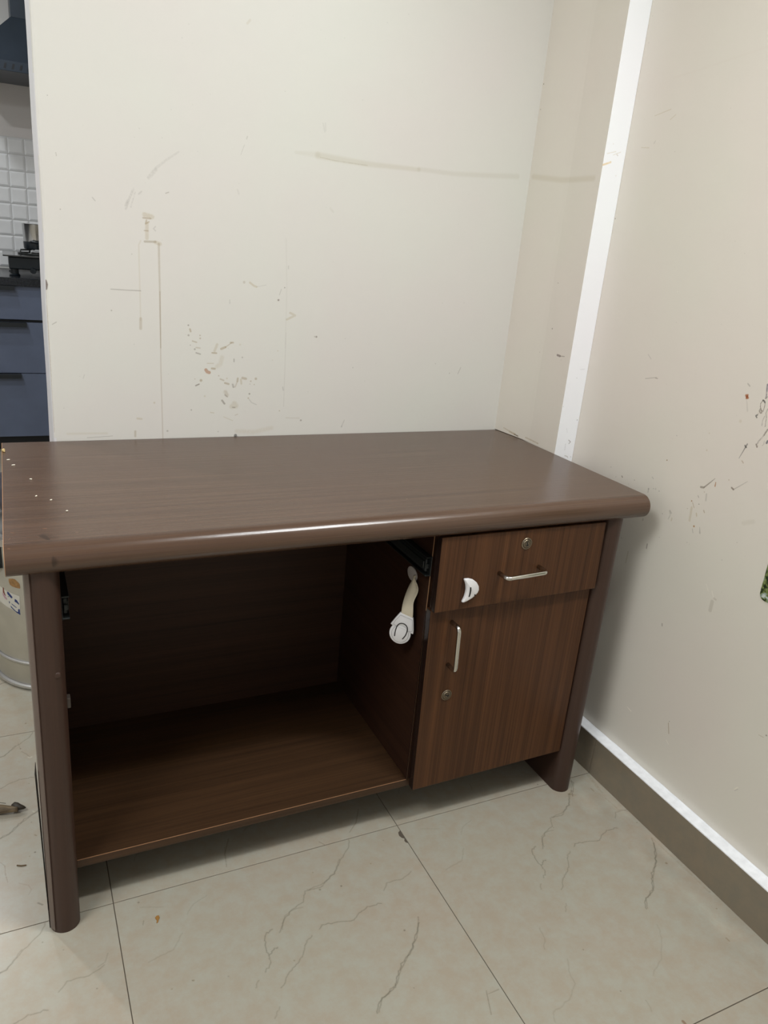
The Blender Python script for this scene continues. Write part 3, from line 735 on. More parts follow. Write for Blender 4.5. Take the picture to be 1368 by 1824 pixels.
shell('wall_right', (XR, -3.7, 0), (XR + 0.1, 3.3, 2.75), m_right)['label'] = 'scuffed cream wall on the right'
shell('wall_kitchen', (-3.4, 3.2 + .006, 0), (XR, 3.3, 2.75), m_kwall)
shell('wall_left', (-3.5, -3.7, 0), (-3.4, 3.3, 2.75), m_wall)
shell('wall_front', (-3.5, -3.8, 0), (XR + .1, -3.7, 2.75), m_wall)
shell('ceiling', (-3.5, -3.8, 2.75), (XR + .1, 3.3, 2.85), m_white)

# skirting: dark polished tiles under an uneven white mortar ledge
XS, ZS = 0.0326, 0.1022
base = structure(empty('baseboard_right', (XR, -1.5, 0)))
for y0, y1 in ((-3.0, TY - TS - .0006), (TY - TS + .0006, TY - .0006), (TY + .0006, PF - .0002)):
    bm = bmesh.new()
    add_box(bm, (XS - XR, y0 + 1.5, 0.0), (XS - XR + .010, y1 + 1.5, ZS - .001), 0.0006, 1)
    finish('tile', bm, m_skirt, base)
bm = bmesh.new()
ys = np.linspace(-3.0, PF - .0004, 140)
prev = None
for k, y in enumerate(ys):
    n1 = mnoise.noise((y * 9, 0, 0)) * .0022 + mnoise.noise((y * 31, 2, 0)) * .0013
    n2 = mnoise.noise((y * 7, 5, 0)) * .0026 + mnoise.noise((y * 40, 7, 0)) * .0014
    n3 = mnoise.noise((y * 60, 9, 0)) * .0008
    ring = [bm.verts.new((px_ - XR, y + 1.5, pz)) for px_, pz in ((XS + .0095, .004), (XS + .0095, ZS - .002), (XS + .0004 + n1 * .4, ZS - .0008), (XS + .001 + n1 * .4, ZS + .0012 + n3), (XS + .012, ZS + .002 + n3), (XR - .004, ZS + .0035 + n2 * .5 + n3), (XR - .0004, ZS + .006 + n2), (XR - .0004, .004))]
    if prev:
        for a in range(8):
            bm.faces.new((prev[a], prev[(a + 1) % 8], ring[(a + 1) % 8], ring[a]))
    else:
        bm.faces.new(ring)
    prev = ring
bm.faces.new(prev[::-1])
m_ledge = plain('white_mortar', (240, 241, 243), 0.7, var=.07, vscale=60, bump=.4, bscale=180)
finish('ledge', bm, m_ledge, base, smooth=False)['label'] = 'white painted mortar ledge on the skirting'

# printed sticker on the right wall (only its corner shows)
m_print, nt, b = new_mat('foliage_print')
N, L = nt.nodes, nt.links
tc = N.new('ShaderNodeTexCoord')
vo = N.new('ShaderNodeTexVoronoi')
vo.inputs['Scale'].default_value = 150
L.new(tc.outputs['Object'], vo.inputs['Vector'])
nz1 = N.new('ShaderNodeTexNoise')
nz1.inputs['Scale'].default_value = 85
nz1.inputs['Detail'].default_value = 5
L.new(tc.outputs['Object'], nz1.inputs['Vector'])
rp = N.new('ShaderNodeValToRGB')
els = rp.color_ramp.elements
els[0].position, els[0].color = .36, lin((16, 20, 14)) + (1,)
els[1].position, els[1].color = .66, lin((205, 212, 206)) + (1,)
for p_, c_ in ((.46, (52, 66, 40)), (.53, (128, 140, 78)), (.59, (140, 158, 150))):
    e = els.new(p_)
    e.color = lin(c_) + (1,)
L.new(nz1.outputs['Fac'], rp.inputs['Fac'])
L.new(rp.outputs['Color'], b.inputs['Base Color'])
b.inputs['Roughness'].default_value = .35
bm = bmesh.new()
pts = []
for cy_, cz_, a0 in ((-.857, .641, 180), (-1.13, .641, 270), (-1.13, .99, 0), (-.857, .99, 90)):
    for k in range(6):
        a = math.radians(a0 + 90 * k / 5)
        pts.append((cy_ - .013 * math.cos(a), cz_ + .013 * math.sin(a)))
add_prism(bm, [(p[0] + .99, p[1] - .63) for p in pts], 0, -.0006, 0.0)
st = finish('wall_sticker', bm, m_print, None, (XR - .0002, -.99, .63))
tag(st, 'glossy green leaf printed sticker with rounded corners on the right wall', 'sticker')

# ------------------------------------------------------------------ the desk
D0 = Vector((-0.617, -0.29, 0.0))
desk = empty('office_desk', D0)
tag(desk, 'dark brown wooden office desk with open bay and drawer cabinet against cream wall', 'desk')
def dl(p):
    return tuple(Vector(p) - D0)
def dbox(name, lo, hi, mat, bevel=.0008, parent=None, extra=None):
    bm = bmesh.new()
    add_box(bm, dl(lo), dl(hi), bevel)
    if extra:
        extra(bm)
    return finish(name, bm, mat, parent or desk)

# top with a full round nosing
bm = bmesh.new()
prof = [(-.004 - D0.y, .75), (-.004 - D0.y, .70)]
for k in range(19):
    a = math.radians(-90 - 180 * k / 18)
    prof.append((-.566 + .025 * math.cos(a) - D0.y, .725 + .025 * math.sin(a)))
add_prism(bm, prof, 0, -1.2335 - D0.x, -.003 - D0.x)
top = finish('tabletop', bm, m_top, desk, auto=35)
bm = bmesh.new()
nose = [(-.006 - D0.y, .7503), (-.006 - D0.y, .7465), (-.566 - D0.y, .7465)]
nose += [(-.566 + .0217 * math.cos(math.radians(90 + 15 * k)) - D0.y, .725 + .0217 * math.sin(math.radians(90 + 15 * k))) for k in range(1, 11)]
nose += [(-.566 + .0252 * math.cos(math.radians(90 + 15 * k)) - D0.y, .725 + .0252 * math.sin(math.radians(90 + 15 * k))) for k in range(10, -1, -1)]
add_prism(bm, nose, 0, -1.2343 - D0.x, -1.2335 - D0.x)
finish('edge_band', bm, m_edge, top)['label'] = 'worn pale edge of the board'

def side_panel(x0, x1):
    bm = bmesh.new()
    r = (x1 - x0) / 2
    xc = (x0 + x1) / 2
    pts = []
    for k in range(17):
        a = math.radians(180 + 180 * k / 16)
        pts.append((xc + r * math.cos(a) - D0.x, -.580 + r + r * math.sin(a) - D0.y))
    for k in range(17):
        a = math.radians(180 * k / 16)
        pts.append((xc + r * math.cos(a) - D0.x, -.03 - r + r * math.sin(a) - D0.y))
    add_prism(bm, pts, 2, 0.0, 0.7095)
    return finish('side_panel', bm, m_leg, desk, auto=30)
leg_l = side_panel(-1.211, -1.161)
leg_r = side_panel(-.0965, -.0485)
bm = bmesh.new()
add_prism(bm, [(-1.2112 - D0.x, -.546 - D0.y), (-1.2122 - D0.x, -.556 - D0.y), (-1.2098 - D0.x, -.5675 - D0.y), (-1.2040 - D0.x, -.5752 - D0.y), (-1.2000 - D0.x, -.570 - D0.y), (-1.205 - D0.x, -.546 - D0.y)], 2, .006, .7085)  # paler strip down the outer front corner of the left panel
finish('edge_strip', bm, m_legedge, leg_l, auto=50)['label'] = 'paler strip along the outer front corner'
# peeled strip on the outside of the left panel, screw cap, small clip
bm = bmesh.new()
v = [bm.verts.new(dl(p)) for p in [(-1.2118, -.560, .0), (-1.2118, -.520, .0), (-1.2145, -.520, .33), (-1.2165, -.557, .335), (-1.2125, -.560, 0), (-1.2125, -.520, 0), (-1.2152, -.520, .33), (-1.2172, -.557, .335)]]
for f in ((0, 1, 2, 3), (7, 6, 5, 4), (0, 3, 7, 4), (1, 5, 6, 2), (3, 2, 6, 7), (0, 4, 5, 1)):
    bm.faces.new([v[i] for i in f])
finish('edge_band', bm, m_band_shade, leg_l)['label'] = 'dark peeling edge strip'
bm = bmesh.new()
add_lathe(bm, [(.0, .0022), (.003, .0021), (.0048, .0015), (.0056, .0), (.0056, -.003)], dl((-1.1735, -.5766, .5254)), '-Y', 20)
finish('screw_cap', bm, m_leg, leg_l, smooth=True)
bm = bmesh.new()
add_box(bm, dl((-1.162, -.552, .4455)), dl((-1.1555, -.538, .4650)), .0015)
finish('clip', bm, m_grey, leg_l)

dbox('back_panel', (-1.161, -.142, .012), (-.0965, -.124, .70), m_panel)  # unseen lower part added down to the floor to darken the floor underneath
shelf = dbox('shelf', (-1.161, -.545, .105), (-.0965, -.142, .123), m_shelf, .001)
dbox('edge_band', (-1.160, -.5456, .1222), (-.4985, -.5448, .1234), plain('worn_shelf_edge', (150, 108, 74), .6), 0, shelf)['label'] = 'painted pale highlight line on the front edge'  # highlight along the shelf's front edge, put into the colour
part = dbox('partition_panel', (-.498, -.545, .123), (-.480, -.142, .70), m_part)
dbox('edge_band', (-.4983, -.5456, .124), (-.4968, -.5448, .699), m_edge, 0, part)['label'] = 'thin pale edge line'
# drawer runners left over from a keyboard tray
def rail(x0, sx):
    bm = bmesh.new()
    def bx(xa, xb, y0, y1, z0, z1, bv=.0008):
        xs_ = sorted((x0 + sx * xa, x0 + sx * xb))
        add_box(bm, dl((xs_[0], y0, z0)), dl((xs_[1], y1, z1)), bv, 1)
    bx(0, .0015, -.548, -.20, .605, .647)
    bx(0, .012, -.547, -.20, .6435, .6465)
    bx(0, .012, -.547, -.20, .6055, .6085)
    bx(.002, .009, -.540, -.22, .612, .640, .002)
    bx(.009, .0115, -.535, -.23, .618, .634, .001)
    bx(.0035, .010, -.546, -.541, .621, .631, .001)
    return finish('drawer_runner', bm, m_blk, desk)
rail(-.498, -1)
rail(-1.161, 1)

# drawer, slightly pulled out
def front_prism(name, pts, y0, y1, mat, parent):
    bm = bmesh.new()
    add_prism(bm, [(p[0] - D0.x, p[1]) for p in pts], 1, y0 - D0.y, y1 - D0.y, bevel=.0012)
    return finish(name, bm, mat, parent)
drawer = front_prism('drawer', [(-.4985, .540), (-.1010, .5445), (-.1050, .698), (-.5005, .698)], -.578, -.5655, [m_door, m_band_shade], desk)
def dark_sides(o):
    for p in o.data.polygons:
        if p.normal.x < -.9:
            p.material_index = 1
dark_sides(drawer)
bm = bmesh.new()
add_prism(bm, [(-.4985 - D0.x, .5402), (-.1012 - D0.x, .5447), (-.1052 - D0.x, .6975), (-.5005 - D0.x, .6975)], 1, -.5653 - D0.y, -.556 - D0.y, bevel=.003)
finish('drawer_back', bm, m_band_shade, drawer)
bm = bmesh.new()
for lo, hi in (((-.470, -.556, .56), (-.458, -.16, .68)), ((-.142, -.556, .56), (-.13, -.16, .68)), ((-.470, -.172, .56), (-.13, -.16, .68)), ((-.470, -.556, .56), (-.13, -.16, .566))):
    add_box(bm, dl(lo), dl(hi))
finish('drawer_box', bm, m_panel, drawer)
door = front_prism('door', [(-.4915, .1075), (-.0985, .1135), (-.1020, .5375), (-.4985, .5385)], -.565, -.547, [m_door, m_band_shade], desk)
dark_sides(door)  # the door's unlit left side is painted dark as shade
dbox('edge_band', (-.4990, -.5465, .124), (-.4978, -.5456, .53), m_band_shade, 0, door)

def lock(x, y, z, rot, parent, r=.0125):
    bm = bmesh.new()
    add_lathe(bm, [(r, -.002), (r, .0012), (r * .94, .002), (r * .80, .002), (r * .76, .0012), (r * .70, .0012), (r * .66, .0022), (r * .62, .0026), (r * .44, .0026), (r * .41, .0019), (r * .38, .0026), (0, .0026)], dl((x, y, z)), '-Y', 32)
    o = finish('lock', bm, m_lock, parent, auto=40)
    bm = bmesh.new()
    pts = [(.0009, .0032), (-.0009, .0032), (-.0011, -.0008), (-.0022, -.0018), (-.0012, -.0034), (.0012, -.0034), (.0022, -.0018), (.0011, -.0008)]
    c, s = math.cos(rot), math.sin(rot)
    P = dl((x, y, z))
    add_prism(bm, [(P[0] + (a * c - b_ * s) * 1.25, P[2] + (a * s + b_ * c) * 1.25) for a, b_ in pts], 1, P[1] - .0030, P[1] - .0024)
    for ra, rb in ((.80, .74), (.46, .37)):
        add_lathe(bm, [(r * ra, .00215 if ra > .7 else .00275), (r * rb, .00215 if ra > .7 else .00275)], P, '-Y', 32)
    merge_into(o, bm, m_slot)
    return o
def merge_into(o, bm2, mat):
    bm = bmesh.new()
    bm.from_mesh(o.data)
    o.data.materials.append(mat)
    bmesh.ops.recalc_face_normals(bm2, faces=bm2.faces[:])
    merge(bm, bm2, len(o.data.materials) - 1)
    bm.to_mesh(o.data)
    bm.free()
lock(-.3034, -.578, .6688, .15, drawer)
lk = lock(-.4372, -.565, .3358, 1.2, door, .0122)
lk['label'] = 'dull nickel cylinder lock'

def bow_handle(base_a, base_b, out, parent, rad=.0046):
    A, B = Vector(base_a), Vector(base_b)
    O = Vector((0, -out, 0))
    d = (B - A).normalized()
    n_ = Vector((0, -1, 0))
    rc = .009
    path = [A + Vector((0, .002, 0)), A + n_ * (out - rc)]
    for k in range(1, 7):
        a = math.pi / 2 * k / 6
        path.append(A + n_ * (out - rc + rc * math.sin(a)) + d * (rc - rc * math.cos(a)))
    for k in range(0, 7):
        a = math.pi / 2 * k / 6
        path.append(B + n_ * (out - rc + rc * math.cos(a)) - d * (rc - rc * math.sin(a)))
    path.append(B + Vector((0, .002, 0)))
    bm = bmesh.new()
    add_tube(bm, [dl(p) for p in path], rad, 14)
    return finish('handle', bm, m_chrome, parent, smooth=True)
bow_handle((-.3590, -.578, .6105), (-.2640, -.578, .6140), .030, drawer)['label'] = 'chrome bow handle lying level'
bow_handle((-.4470, -.565, .5075), (-.4435, -.565, .4095), .030, door)['label'] = 'chrome bow handle standing upright'

# ------------------------------------------------------------------ child safety latch: catch on the drawer, strap hanging in the bay
E = lambda x, y: (660 + x / 5.7, 940 + y / 5.7)
CR = lambda x, y: (760 + x / 5.7, 930 + y / 5.7)
# catch (half-moon)
cpx = [(388, 590), (400, 583), (440, 580), (480, 590), (515, 618), (534, 655), (535, 690), (522, 720), (500, 745), (465, 775), (420, 803), (385, 819), (364, 823), (372, 805), (390, 770), (402, 730), (409, 690), (407, 650), (400, 620)]
O0 = on(1, -.578, CR(450, 700))
pts2 = [(lambda q: (q[0] - O0[0], q[2] - O0[2]))(on(1, -.586, CR(*p))) for p in cpx]
bm = bmesh.new()
add_prism(bm, pts2, 1, -.008, -.0002, bevel=.0022)
catch = finish('latch_catch', bm, m_plast, None, (O0[0], -.578, O0[2]), auto=50)
tag(catch, 'white half moon plastic latch catch stuck on the drawer front', 'latch catch')
sl = [(440, 662), (452, 662), (452, 690), (446, 725), (436, 757), (425, 757), (434, 722), (439, 690)]
bm = bmesh.new()
add_prism(bm, [(lambda q: (q[0] - O0[0], q[2] - O0[2]))(on(1, -.586, CR(*p))) for p in sl], 1, -.0088, -.0079)
finish('slot', bm, m_slot, catch)['label'] = 'narrow dark slot'
bm = bmesh.new()
q = on(1, -.586, CR(490, 740))
add_lathe(bm, [(0, .0012), (.0015, .0010), (.0017, 0)], (q[0] - O0[0], -.0079, q[2] - O0[2]), '-Y', 10)
finish('button', bm, m_slot, catch)['label'] = 'tiny dark release dot'

# strap
HC = np.array([-.527, -.5067, .4726])
HN = np.array([-.6, -.8, 0.])
HU = np.array([.8, -.6, 0.])
S0 = Vector((-.508, -.48, .58))
strap_root = empty('safety_strap_latch', S0)
tag(strap_root, 'white child safety latch with cream strap hanging beside the drawer cabinet', 'safety latch')
def hp(u, v, n):      # head plane: mm -> world
    return Vector(HC + HU * u / 1000 + HN * n / 1000 + np.array([0, 0, v / 1000]))
bm = bmesh.new()
pc = Vector((-.498, -.4780, .5800))
ring = []
for k in range(28):
    a = 2 * math.pi * k / 28
    ring.append((pc.y + .0205 * math.cos(a) - S0.y, pc.z + .0150 * math.sin(a) + .004 * math.cos(a) * 0 - S0.z))
add_prism(bm, ring, 0, -.0022 + pc.x - S0.x, 0 + pc.x - .0001 - S0.x, bevel=.0006)
finish('adhesive_pad', bm, m_pad, strap_root, auto=40)['label'] = 'grey translucent oval sticking pad'
m_web, nt, b = new_mat('cream_webbing')
N, L = nt.nodes, nt.links
tc = N.new('ShaderNodeTexCoord')
wv = N.new('ShaderNodeTexWave')
wv.inputs['Scale'].default_value = 420
L.new(tc.outputs['Object'], wv.inputs['Vector'])
rp = N.new('ShaderNodeValToRGB')
rp.color_ramp.elements[0].color = lin((196, 184, 158)) + (1,)
rp.color_ramp.elements[1].color = lin((222, 212, 190)) + (1,)
L.new(wv.outputs['Fac'], rp.inputs['Fac'])
L.new(rp.outputs['Color'], b.inputs['Base Color'])
b.inputs['Roughness'].default_value = .8
Lp = [(308, 890), (314, 850), (320, 800), (330, 750), (345, 700), (362, 650), (382, 605), (400, 570), (418, 540), (432, 518), (436, 505), (432, 480)]
Rp = [(432, 932), (435, 870), (438, 805), (436, 760), (455, 715), (480, 670), (486, 630), (478, 590), (468, 560), (458, 530), (452, 505), (468, 478)]
bm = bmesh.new()
rows = []
nS = len(Lp)
for k, (a, c) in enumerate(zip(Lp, Rp)):
    t = k / (nS - 1)
    row = []
    for j in range(5):
        s = j / 4
        p = (a[0] + (c[0] - a[0]) * s, a[1] + (c[1] - a[1]) * s)
        h = onplane(HN, HC, E(*p))
        w_ = on(0, -.5012, E(*p))
        tt = t * t * (3 - 2 * t)
        q = h * (1 - tt) + w_ * tt
        # a twist near the pad and a shallow ripple
        q = q + HN * (.004 * math.sin(s * math.pi * 2) * math.sin(t * math.pi) + .003 * math.sin(t * 9))
        row.append(q)
    rows.append(row)
V = [[bm.verts.new(Vector(q) - S0) for q in row] for row in rows]
for a in range(nS - 1):
    for c in range(4):
        bm.faces.new((V[a][c], V[a][c + 1], V[a + 1][c + 1], V[a + 1][c]))
so = finish('strap', bm, m_web, strap_root, smooth=True)
md = so.modifiers.new('thick', 'SOLIDIFY')
md.thickness = .0016
md.offset = 0
md2 = so.modifiers.new('sub', 'SUBSURF')
md2.levels = md2.render_levels = 2
# stitched hem at the lower end
def head_prism(uv, n0, n1, mat, name, parent, bevel=0, cv_=False):
    bm = bmesh.new()
    add_prism(bm, uv, 2, n0, n1, bevel=bevel)
    for v_ in bm.verts:
        u_, w_, n_ = v_.co
        v_.co = hp(u_, w_, n_) - S0
    return finish(name, bm, mat, parent, auto=45)
cap = [(-6.2, 37.5), (21.5, 29.6), (23.0, 20), (25.0, 2), (25.0, -5.8), (20.8, -4.8), (4, -2), (-10, 3), (-20.5, 7.6), (-23.4, 9.0), (-17, 20)]
disc = []
for k in range(30):
    a = 2 * math.pi * k / 30
    disc.append((-2.0 + 22.2 * math.cos(a), -9.5 + 23.5 * math.sin(a)))
hd = head_prism(disc, -3.2, 2.6, m_plast, 'buckle', strap_root, 1.2)
hd['label'] = 'white oval buckle with a U shaped slot'
disc2 = [(-1.8 + 17.2 * math.cos(2 * math.pi * k / 30), -9.8 + 18.8 * math.sin(2 * math.pi * k / 30)) for k in range(30)]
head_prism(disc2, 2.4, 3.4, m_plast, 'button', hd, .5)
bm = bmesh.new()
add_tube(bm, [hp(-1.8 + 17.4 * math.cos(2 * math.pi * k / 36), -9.8 + 19.0 * math.sin(2 * math.pi * k / 36), 2.75) - S0 for k in range(37)], .00045, 6)
add_tube(bm, [hp(u, v_, 3.1) - S0 for u, v_ in ((-14, 19), (-4.5, 33), (20, 26), (22.5, 1), (19, -1.5), (6, 2), (-8, 6), (-17, 10), (-14, 19))], .0004, 6)
finish('groove', bm, m_groove, hd)
head_prism(cap, -3.8, 3.0, m_plast, 'sleeve', hd, .9)
U = [(-12.4, -16.0), (-12.2, -9), (-11.5, -2.2), (-10, 5), (-8.1, 9.7), (-5, 13.2), (-1.4, 14.8), (2.5, 15), (5.8, 14.1), (9.3, 11.4), (11.5, 7.8), (12.6, 3), (12.2, -1), (11, -7), (9.3, -11.8), (6.8, -16.5), (4.0, -20.1)]
bm = bmesh.new()
add_tube(bm, [hp(u, v_, 3.5) - S0 for u, v_ in U], .00105, 8)
finish('slot', bm, m_slot, hd)['label'] = 'dark U shaped slot'

# ------------------------------------------------------------------ crumbs on desk and floor
m_rice = plain('dry_rice', (236, 230, 212), 0.5)
grains = [((15, 818.5), 15, .0075, 'pale rice grain on the desk top, nearest the left rear corner'), ((24, 828), 10, .0078, 'pale rice grain on the desk top, second from the rear'), ((55, 853), -35, .006, 'pale rice grain on the desk top, third from the rear'), ((64.5, 883), 50, .0052, 'pale rice grain on the desk top, fourth from the rear'), ((91, 890), 35, .005, 'small pale rice grain on the desk top, fifth from the rear'), ((119.5, 909.5), 5, .0045, 'smallest pale rice grain on the desk top, farthest right')]
for (px_, ang, ln, lab) in grains:
    q = on(2, .7515, px_)
    bm = bmesh.new()
    bmesh.ops.create_uvsphere(bm, u_segments=10, v_segments=6, radius=1)
    for v_ in bm.verts:
        x, y, z = v_.co
        v_.co = (x * ln / 2 * (1 - .15 * (x > .6)), y * .00125, z * .0011)
    o = finish('rice_grain', bm, m_rice, None, (q[0], q[1], .7512), smooth=True)
    o.rotation_euler.z = math.radians(ang)
    tag(o, lab, 'rice grain', 'rice grains on the desk top')
m_crumb = plain('puffed_crumb', (196, 172, 118), 0.7, var=.35, vscale=260)
bm = bmesh.new()
for dx, dy, dz, r in ((0, 0, .0022, .0024), (.002, .003, .0022, .0022), (-.001, .005, .002, .002), (.001, .008, .0022, .0022), (.002, -.004, .0018, .0018)):
    b_ = bmesh.new()
    bmesh.ops.create_icosphere(b_, subdivisions=2, radius=r)
    for v_ in b_.verts:
        v_.co = v_.co * (1 + .25 * mnoise.noise(v_.co * 700)) + Vector((dx, dy, dz))
    merge(bm, b_)
q = on(2, .752, (2.5, 803))
tag(finish('food_crumb', bm, m_crumb, None, (q[0] + .003, q[1], .7502), smooth=True), 'crumbly yellow food scrap on the left rear corner of the desk', 'crumb')

m_bark, nt, b = new_mat('dry_stick')
N, L = nt.nodes, nt.links
tc = N.new('ShaderNodeTexCoord')
mp = N.new('ShaderNodeMapping')
mp.inputs['Scale'].default_value = (25, 160, 160)
L.new(tc.outputs['Object'], mp.inputs['Vector'])
nz1 = N.new('ShaderNodeTexNoise')
nz1.inputs['Scale'].default_value = 1
nz1.inputs['Detail'].default_value = 5
L.new(mp.outputs['Vector'], nz1.inputs['Vector'])
rp = N.new('ShaderNodeValToRGB')
rp.color_ramp.elements[0].position = .3
rp.color_ramp.elements[1].position = .7
rp.color_ramp.elements[0].color = lin((58, 46, 32)) + (1,)
rp.color_ramp.elements[1].color = lin((142, 122, 92)) + (1,)
L.new(nz1.outputs['Fac'], rp.inputs['Fac'])
L.new(rp.outputs['Color'], b.inputs['Base Color'])
b.inputs['Roughness'].default_value = .7
m_tip = plain('dark_bark', (44, 36, 24), 0.6)
# a dry twig lying on the tiles; its local x runs along the twig towards the dark tip
tw = empty('dry_twig', (-1.262, -.231, 0))
tw.rotation_euler.z = math.radians(-13)
tag(tw, 'short brown dry twig with dark pointed tip on the floor left of desk', 'twig')
path, rad = [], []
for k in range(25):
    t = k / 24
    x = -.16 + t * .166
    path.append((x, .004 * math.sin(t * 5), .0095 + .0035 * t + .001 * math.sin(t * 11)))
    rad.append(.0088 + .0008 * math.sin(t * 19) + (-.0028 * max(0, (t - .85) / .15)))
bm = bmesh.new()
add_tube(bm, path, rad, 14)
for v_ in bm.verts:
    v_.co += v_.co.normalized() * .0007 * mnoise.noise(v_.co * 260)
finish('stem', bm, m_bark, tw, smooth=True)
bm = bmesh.new()
add_tube(bm, [(-.008, .004, .0125), (-.003, .0045, .0135), (.002, .002, .0135), (.010, -.001, .0128), (.017, -.002, .0122), (.021, -.0025, .012)], [.004, .0075, .0078, .0058, .0035, .001], 12)
finish('bud', bm, m_tip, tw, smooth=True)['label'] = 'dark pointed bud at the tip'
bm = bmesh.new()
add_tube(bm, [(-.15, .011, .016), (-.09, .014, .019), (-.045, .012, .021), (-.02, .008, .018)], .0006, 6)
finish('fibre', bm, m_tip, tw)
# straw and flake
bm = bmesh.new()
q0, q1, qm = on(2, 0.0, (30, 1542.5)), on(2, 0.0, (47, 1542)), on(2, 0.0, (38, 1543.2))
add_tube(bm, [Vector((q[0] - qm[0], q[1] - qm[1], .0016)) for q in (q0, qm, q1)], .0012, 8)
tag(finish('straw_bit', bm, plain('straw', (96, 74, 46), .7), None, (qm[0], qm[1], 0)), 'thin brown straw bit on floor tile beside the left desk panel', 'straw')
bm = bmesh.new()
q = on(2, 0, (281, 1637))
add_prism(bm, [(.003, .0065), (-.001, .007), (-.0042, .004), (-.0035, 0), (-.002, -.003), (-.004, -.009), (-.001, -.0085), (.0012, -.003), (.0035, .001)], 2, 0.0001, .0016, bevel=.0004)
tag(finish('dry_flake', bm, plain('flake', (150, 108, 52), .6), None, (q[0], q[1], 0)), 'small curled orange brown flake on the floor tile before the desk', 'flake')

# ------------------------------------------------------------------ steel storage drum in the passage
DC, DR = (-1.13, .385), .166
drum = empty('storage_drum', (DC[0], DC[1], 0))
tag(drum, 'round stainless steel storage drum with torn stickers behind left desk panel', 'drum')
bm = bmesh.new()
add_lathe(bm, [(0, .004), (DR - .004, .004), (DR, .010), (DR, .40), (DR - .002, .405), (0, .405)], (0, 0, 0), 'Z', 72)
finish('body', bm, m_steel, drum, auto=40)
def hoop(z, r, name, rr=DR):
    bm = bmesh.new()
    add_lathe(bm, [(rr - .001, z - r), (rr + r * .7, z - r * .7), (rr + r, z), (rr + r * .7, z + r * .7), (rr - .001, z + r)], (0, 0, 0), 'Z', 72)
    return finish(name, bm, m_rim, drum, smooth=True)
hoop(.082, .006, 'hoop')
hoop(.010, .0095, 'base_ring', DR - .001)
bm = bmesh.new()
add_lathe(bm, [(DR + .001, .402), (DR + .004, .405), (DR + .004, .424), (DR, .428), (DR - .01, .430), (DR - .02, .426), (0, .440)], (0, 0, 0), 'Z', 72)
finish('lid', bm, m_rim, drum, auto=40)
def curved_patch(ang_z, name, mat, parent, off=.0006, uv=False):
    """closed outline (angle, z) on the drum wall as a thin curved patch"""
    bm = bmesh.new()
    aa = [p[0] for p in ang_z]
    zz = [p[1] for p in ang_z]
    n = 14
    b_ = bmesh.new()
    f = b_.faces.new([b_.verts.new((p[0], p[1], 0)) for p in ang_z])
    a0, a1 = min(aa), max(aa)
    for k in range(1, n):
        x = a0 + (a1 - a0) * k / n
        bmesh.ops.bisect_plane(b_, geom=b_.verts[:] + b_.edges[:] + b_.faces[:], plane_co=(x, 0, 0), plane_no=(1, 0, 0))
    ext = bmesh.ops.extrude_face_region(b_, geom=b_.faces[:])
    for v_ in [g for g in ext['geom'] if isinstance(g, bmesh.types.BMVert)]:
        v_.co.z = off
    for v_ in b_.verts:
        a, z, d = v_.co
        v_.co = ((DR + .0002 + d) * math.cos(math.radians(a)), (DR + .0002 + d) * math.sin(math.radians(a)), z)
    merge(bm, b_)
    return finish(name, bm, mat, parent)
m_lab = plain('label_paper', (200, 196, 184), .6)
m_blue = plain('label_blue_print', (34, 52, 104), .6, var=.3, vscale=200)
m_brown = plain('glue_stain', (150, 112, 66), .6, var=.25, vscale=120)
m_red = plain('label_brown_print', (120, 62, 44), .6)
m_pink = plain('label_pink_print', (176, 140, 150), .6)
lab = curved_patch([(-151, .292), (-143, .285), (-135, .281), (-125.4, .2762), (-125.9, .2268), (-131, .231), (-137.8, .2355), (-151, .246)], 'label', m_lab, drum)
lab['label'] = 'torn paper label with blue print'
def onlab(pp, mat, name='print'):
    return curved_patch(pp, name, mat, lab, .0009)
Lx = lambda x, y: (-138.4 + (x - 210) * 12.6 / 330, .2825 - (y - 870) * .0485 / 440 - (x - 210) * .0075 / 330)
for poly, mt in (([(210, 880), (250, 870), (300, 905), (360, 950), (340, 1000), (290, 985), (215, 935)], m_blue), ([(420, 975), (470, 985), (525, 1060), (520, 1090), (470, 1060), (410, 1045)], m_blue), ([(285, 1205), (330, 1235), (420, 1290), (480, 1295), (490, 1210), (530, 1200), (530, 1345), (440, 1320), (350, 1280), (290, 1245)], m_blue),
                 ([(245, 1110), (270, 1110), (268, 1160), (248, 1160)], m_blue), ([(225, 985), (255, 990), (250, 1005), (228, 1000)], m_slot), ([(310, 1140), (340, 1143), (450, 1185), (445, 1200), (330, 1160)], m_blue),
                 ([(85, 830), (110, 870), (130, 960), (165, 1020), (120, 1010), (70, 965), (75, 880)], m_red), ([(40, 985), (90, 1000), (190, 1070), (185, 1110), (120, 1100), (60, 1050)], m_pink)):
    onlab([Lx(*p) for p in poly], mt)
curved_patch([(-135.3, .3200), (-131, .3225), (-129, .3225), (-126.5, .317), (-124.7, .312), (-124.2, .303), (-124.6, .2985), (-128.6, .2989), (-132, .3005), (-134.3, .3035), (-135.4, .311)], 'stain', m_brown, drum)['label'] = 'brown torn sticker remnant'
curved_patch([(-119.5, .094), (-118.0, .094), (-118.0, .398), (-119.5, .398)], 'seam', m_rim, drum, .0012)
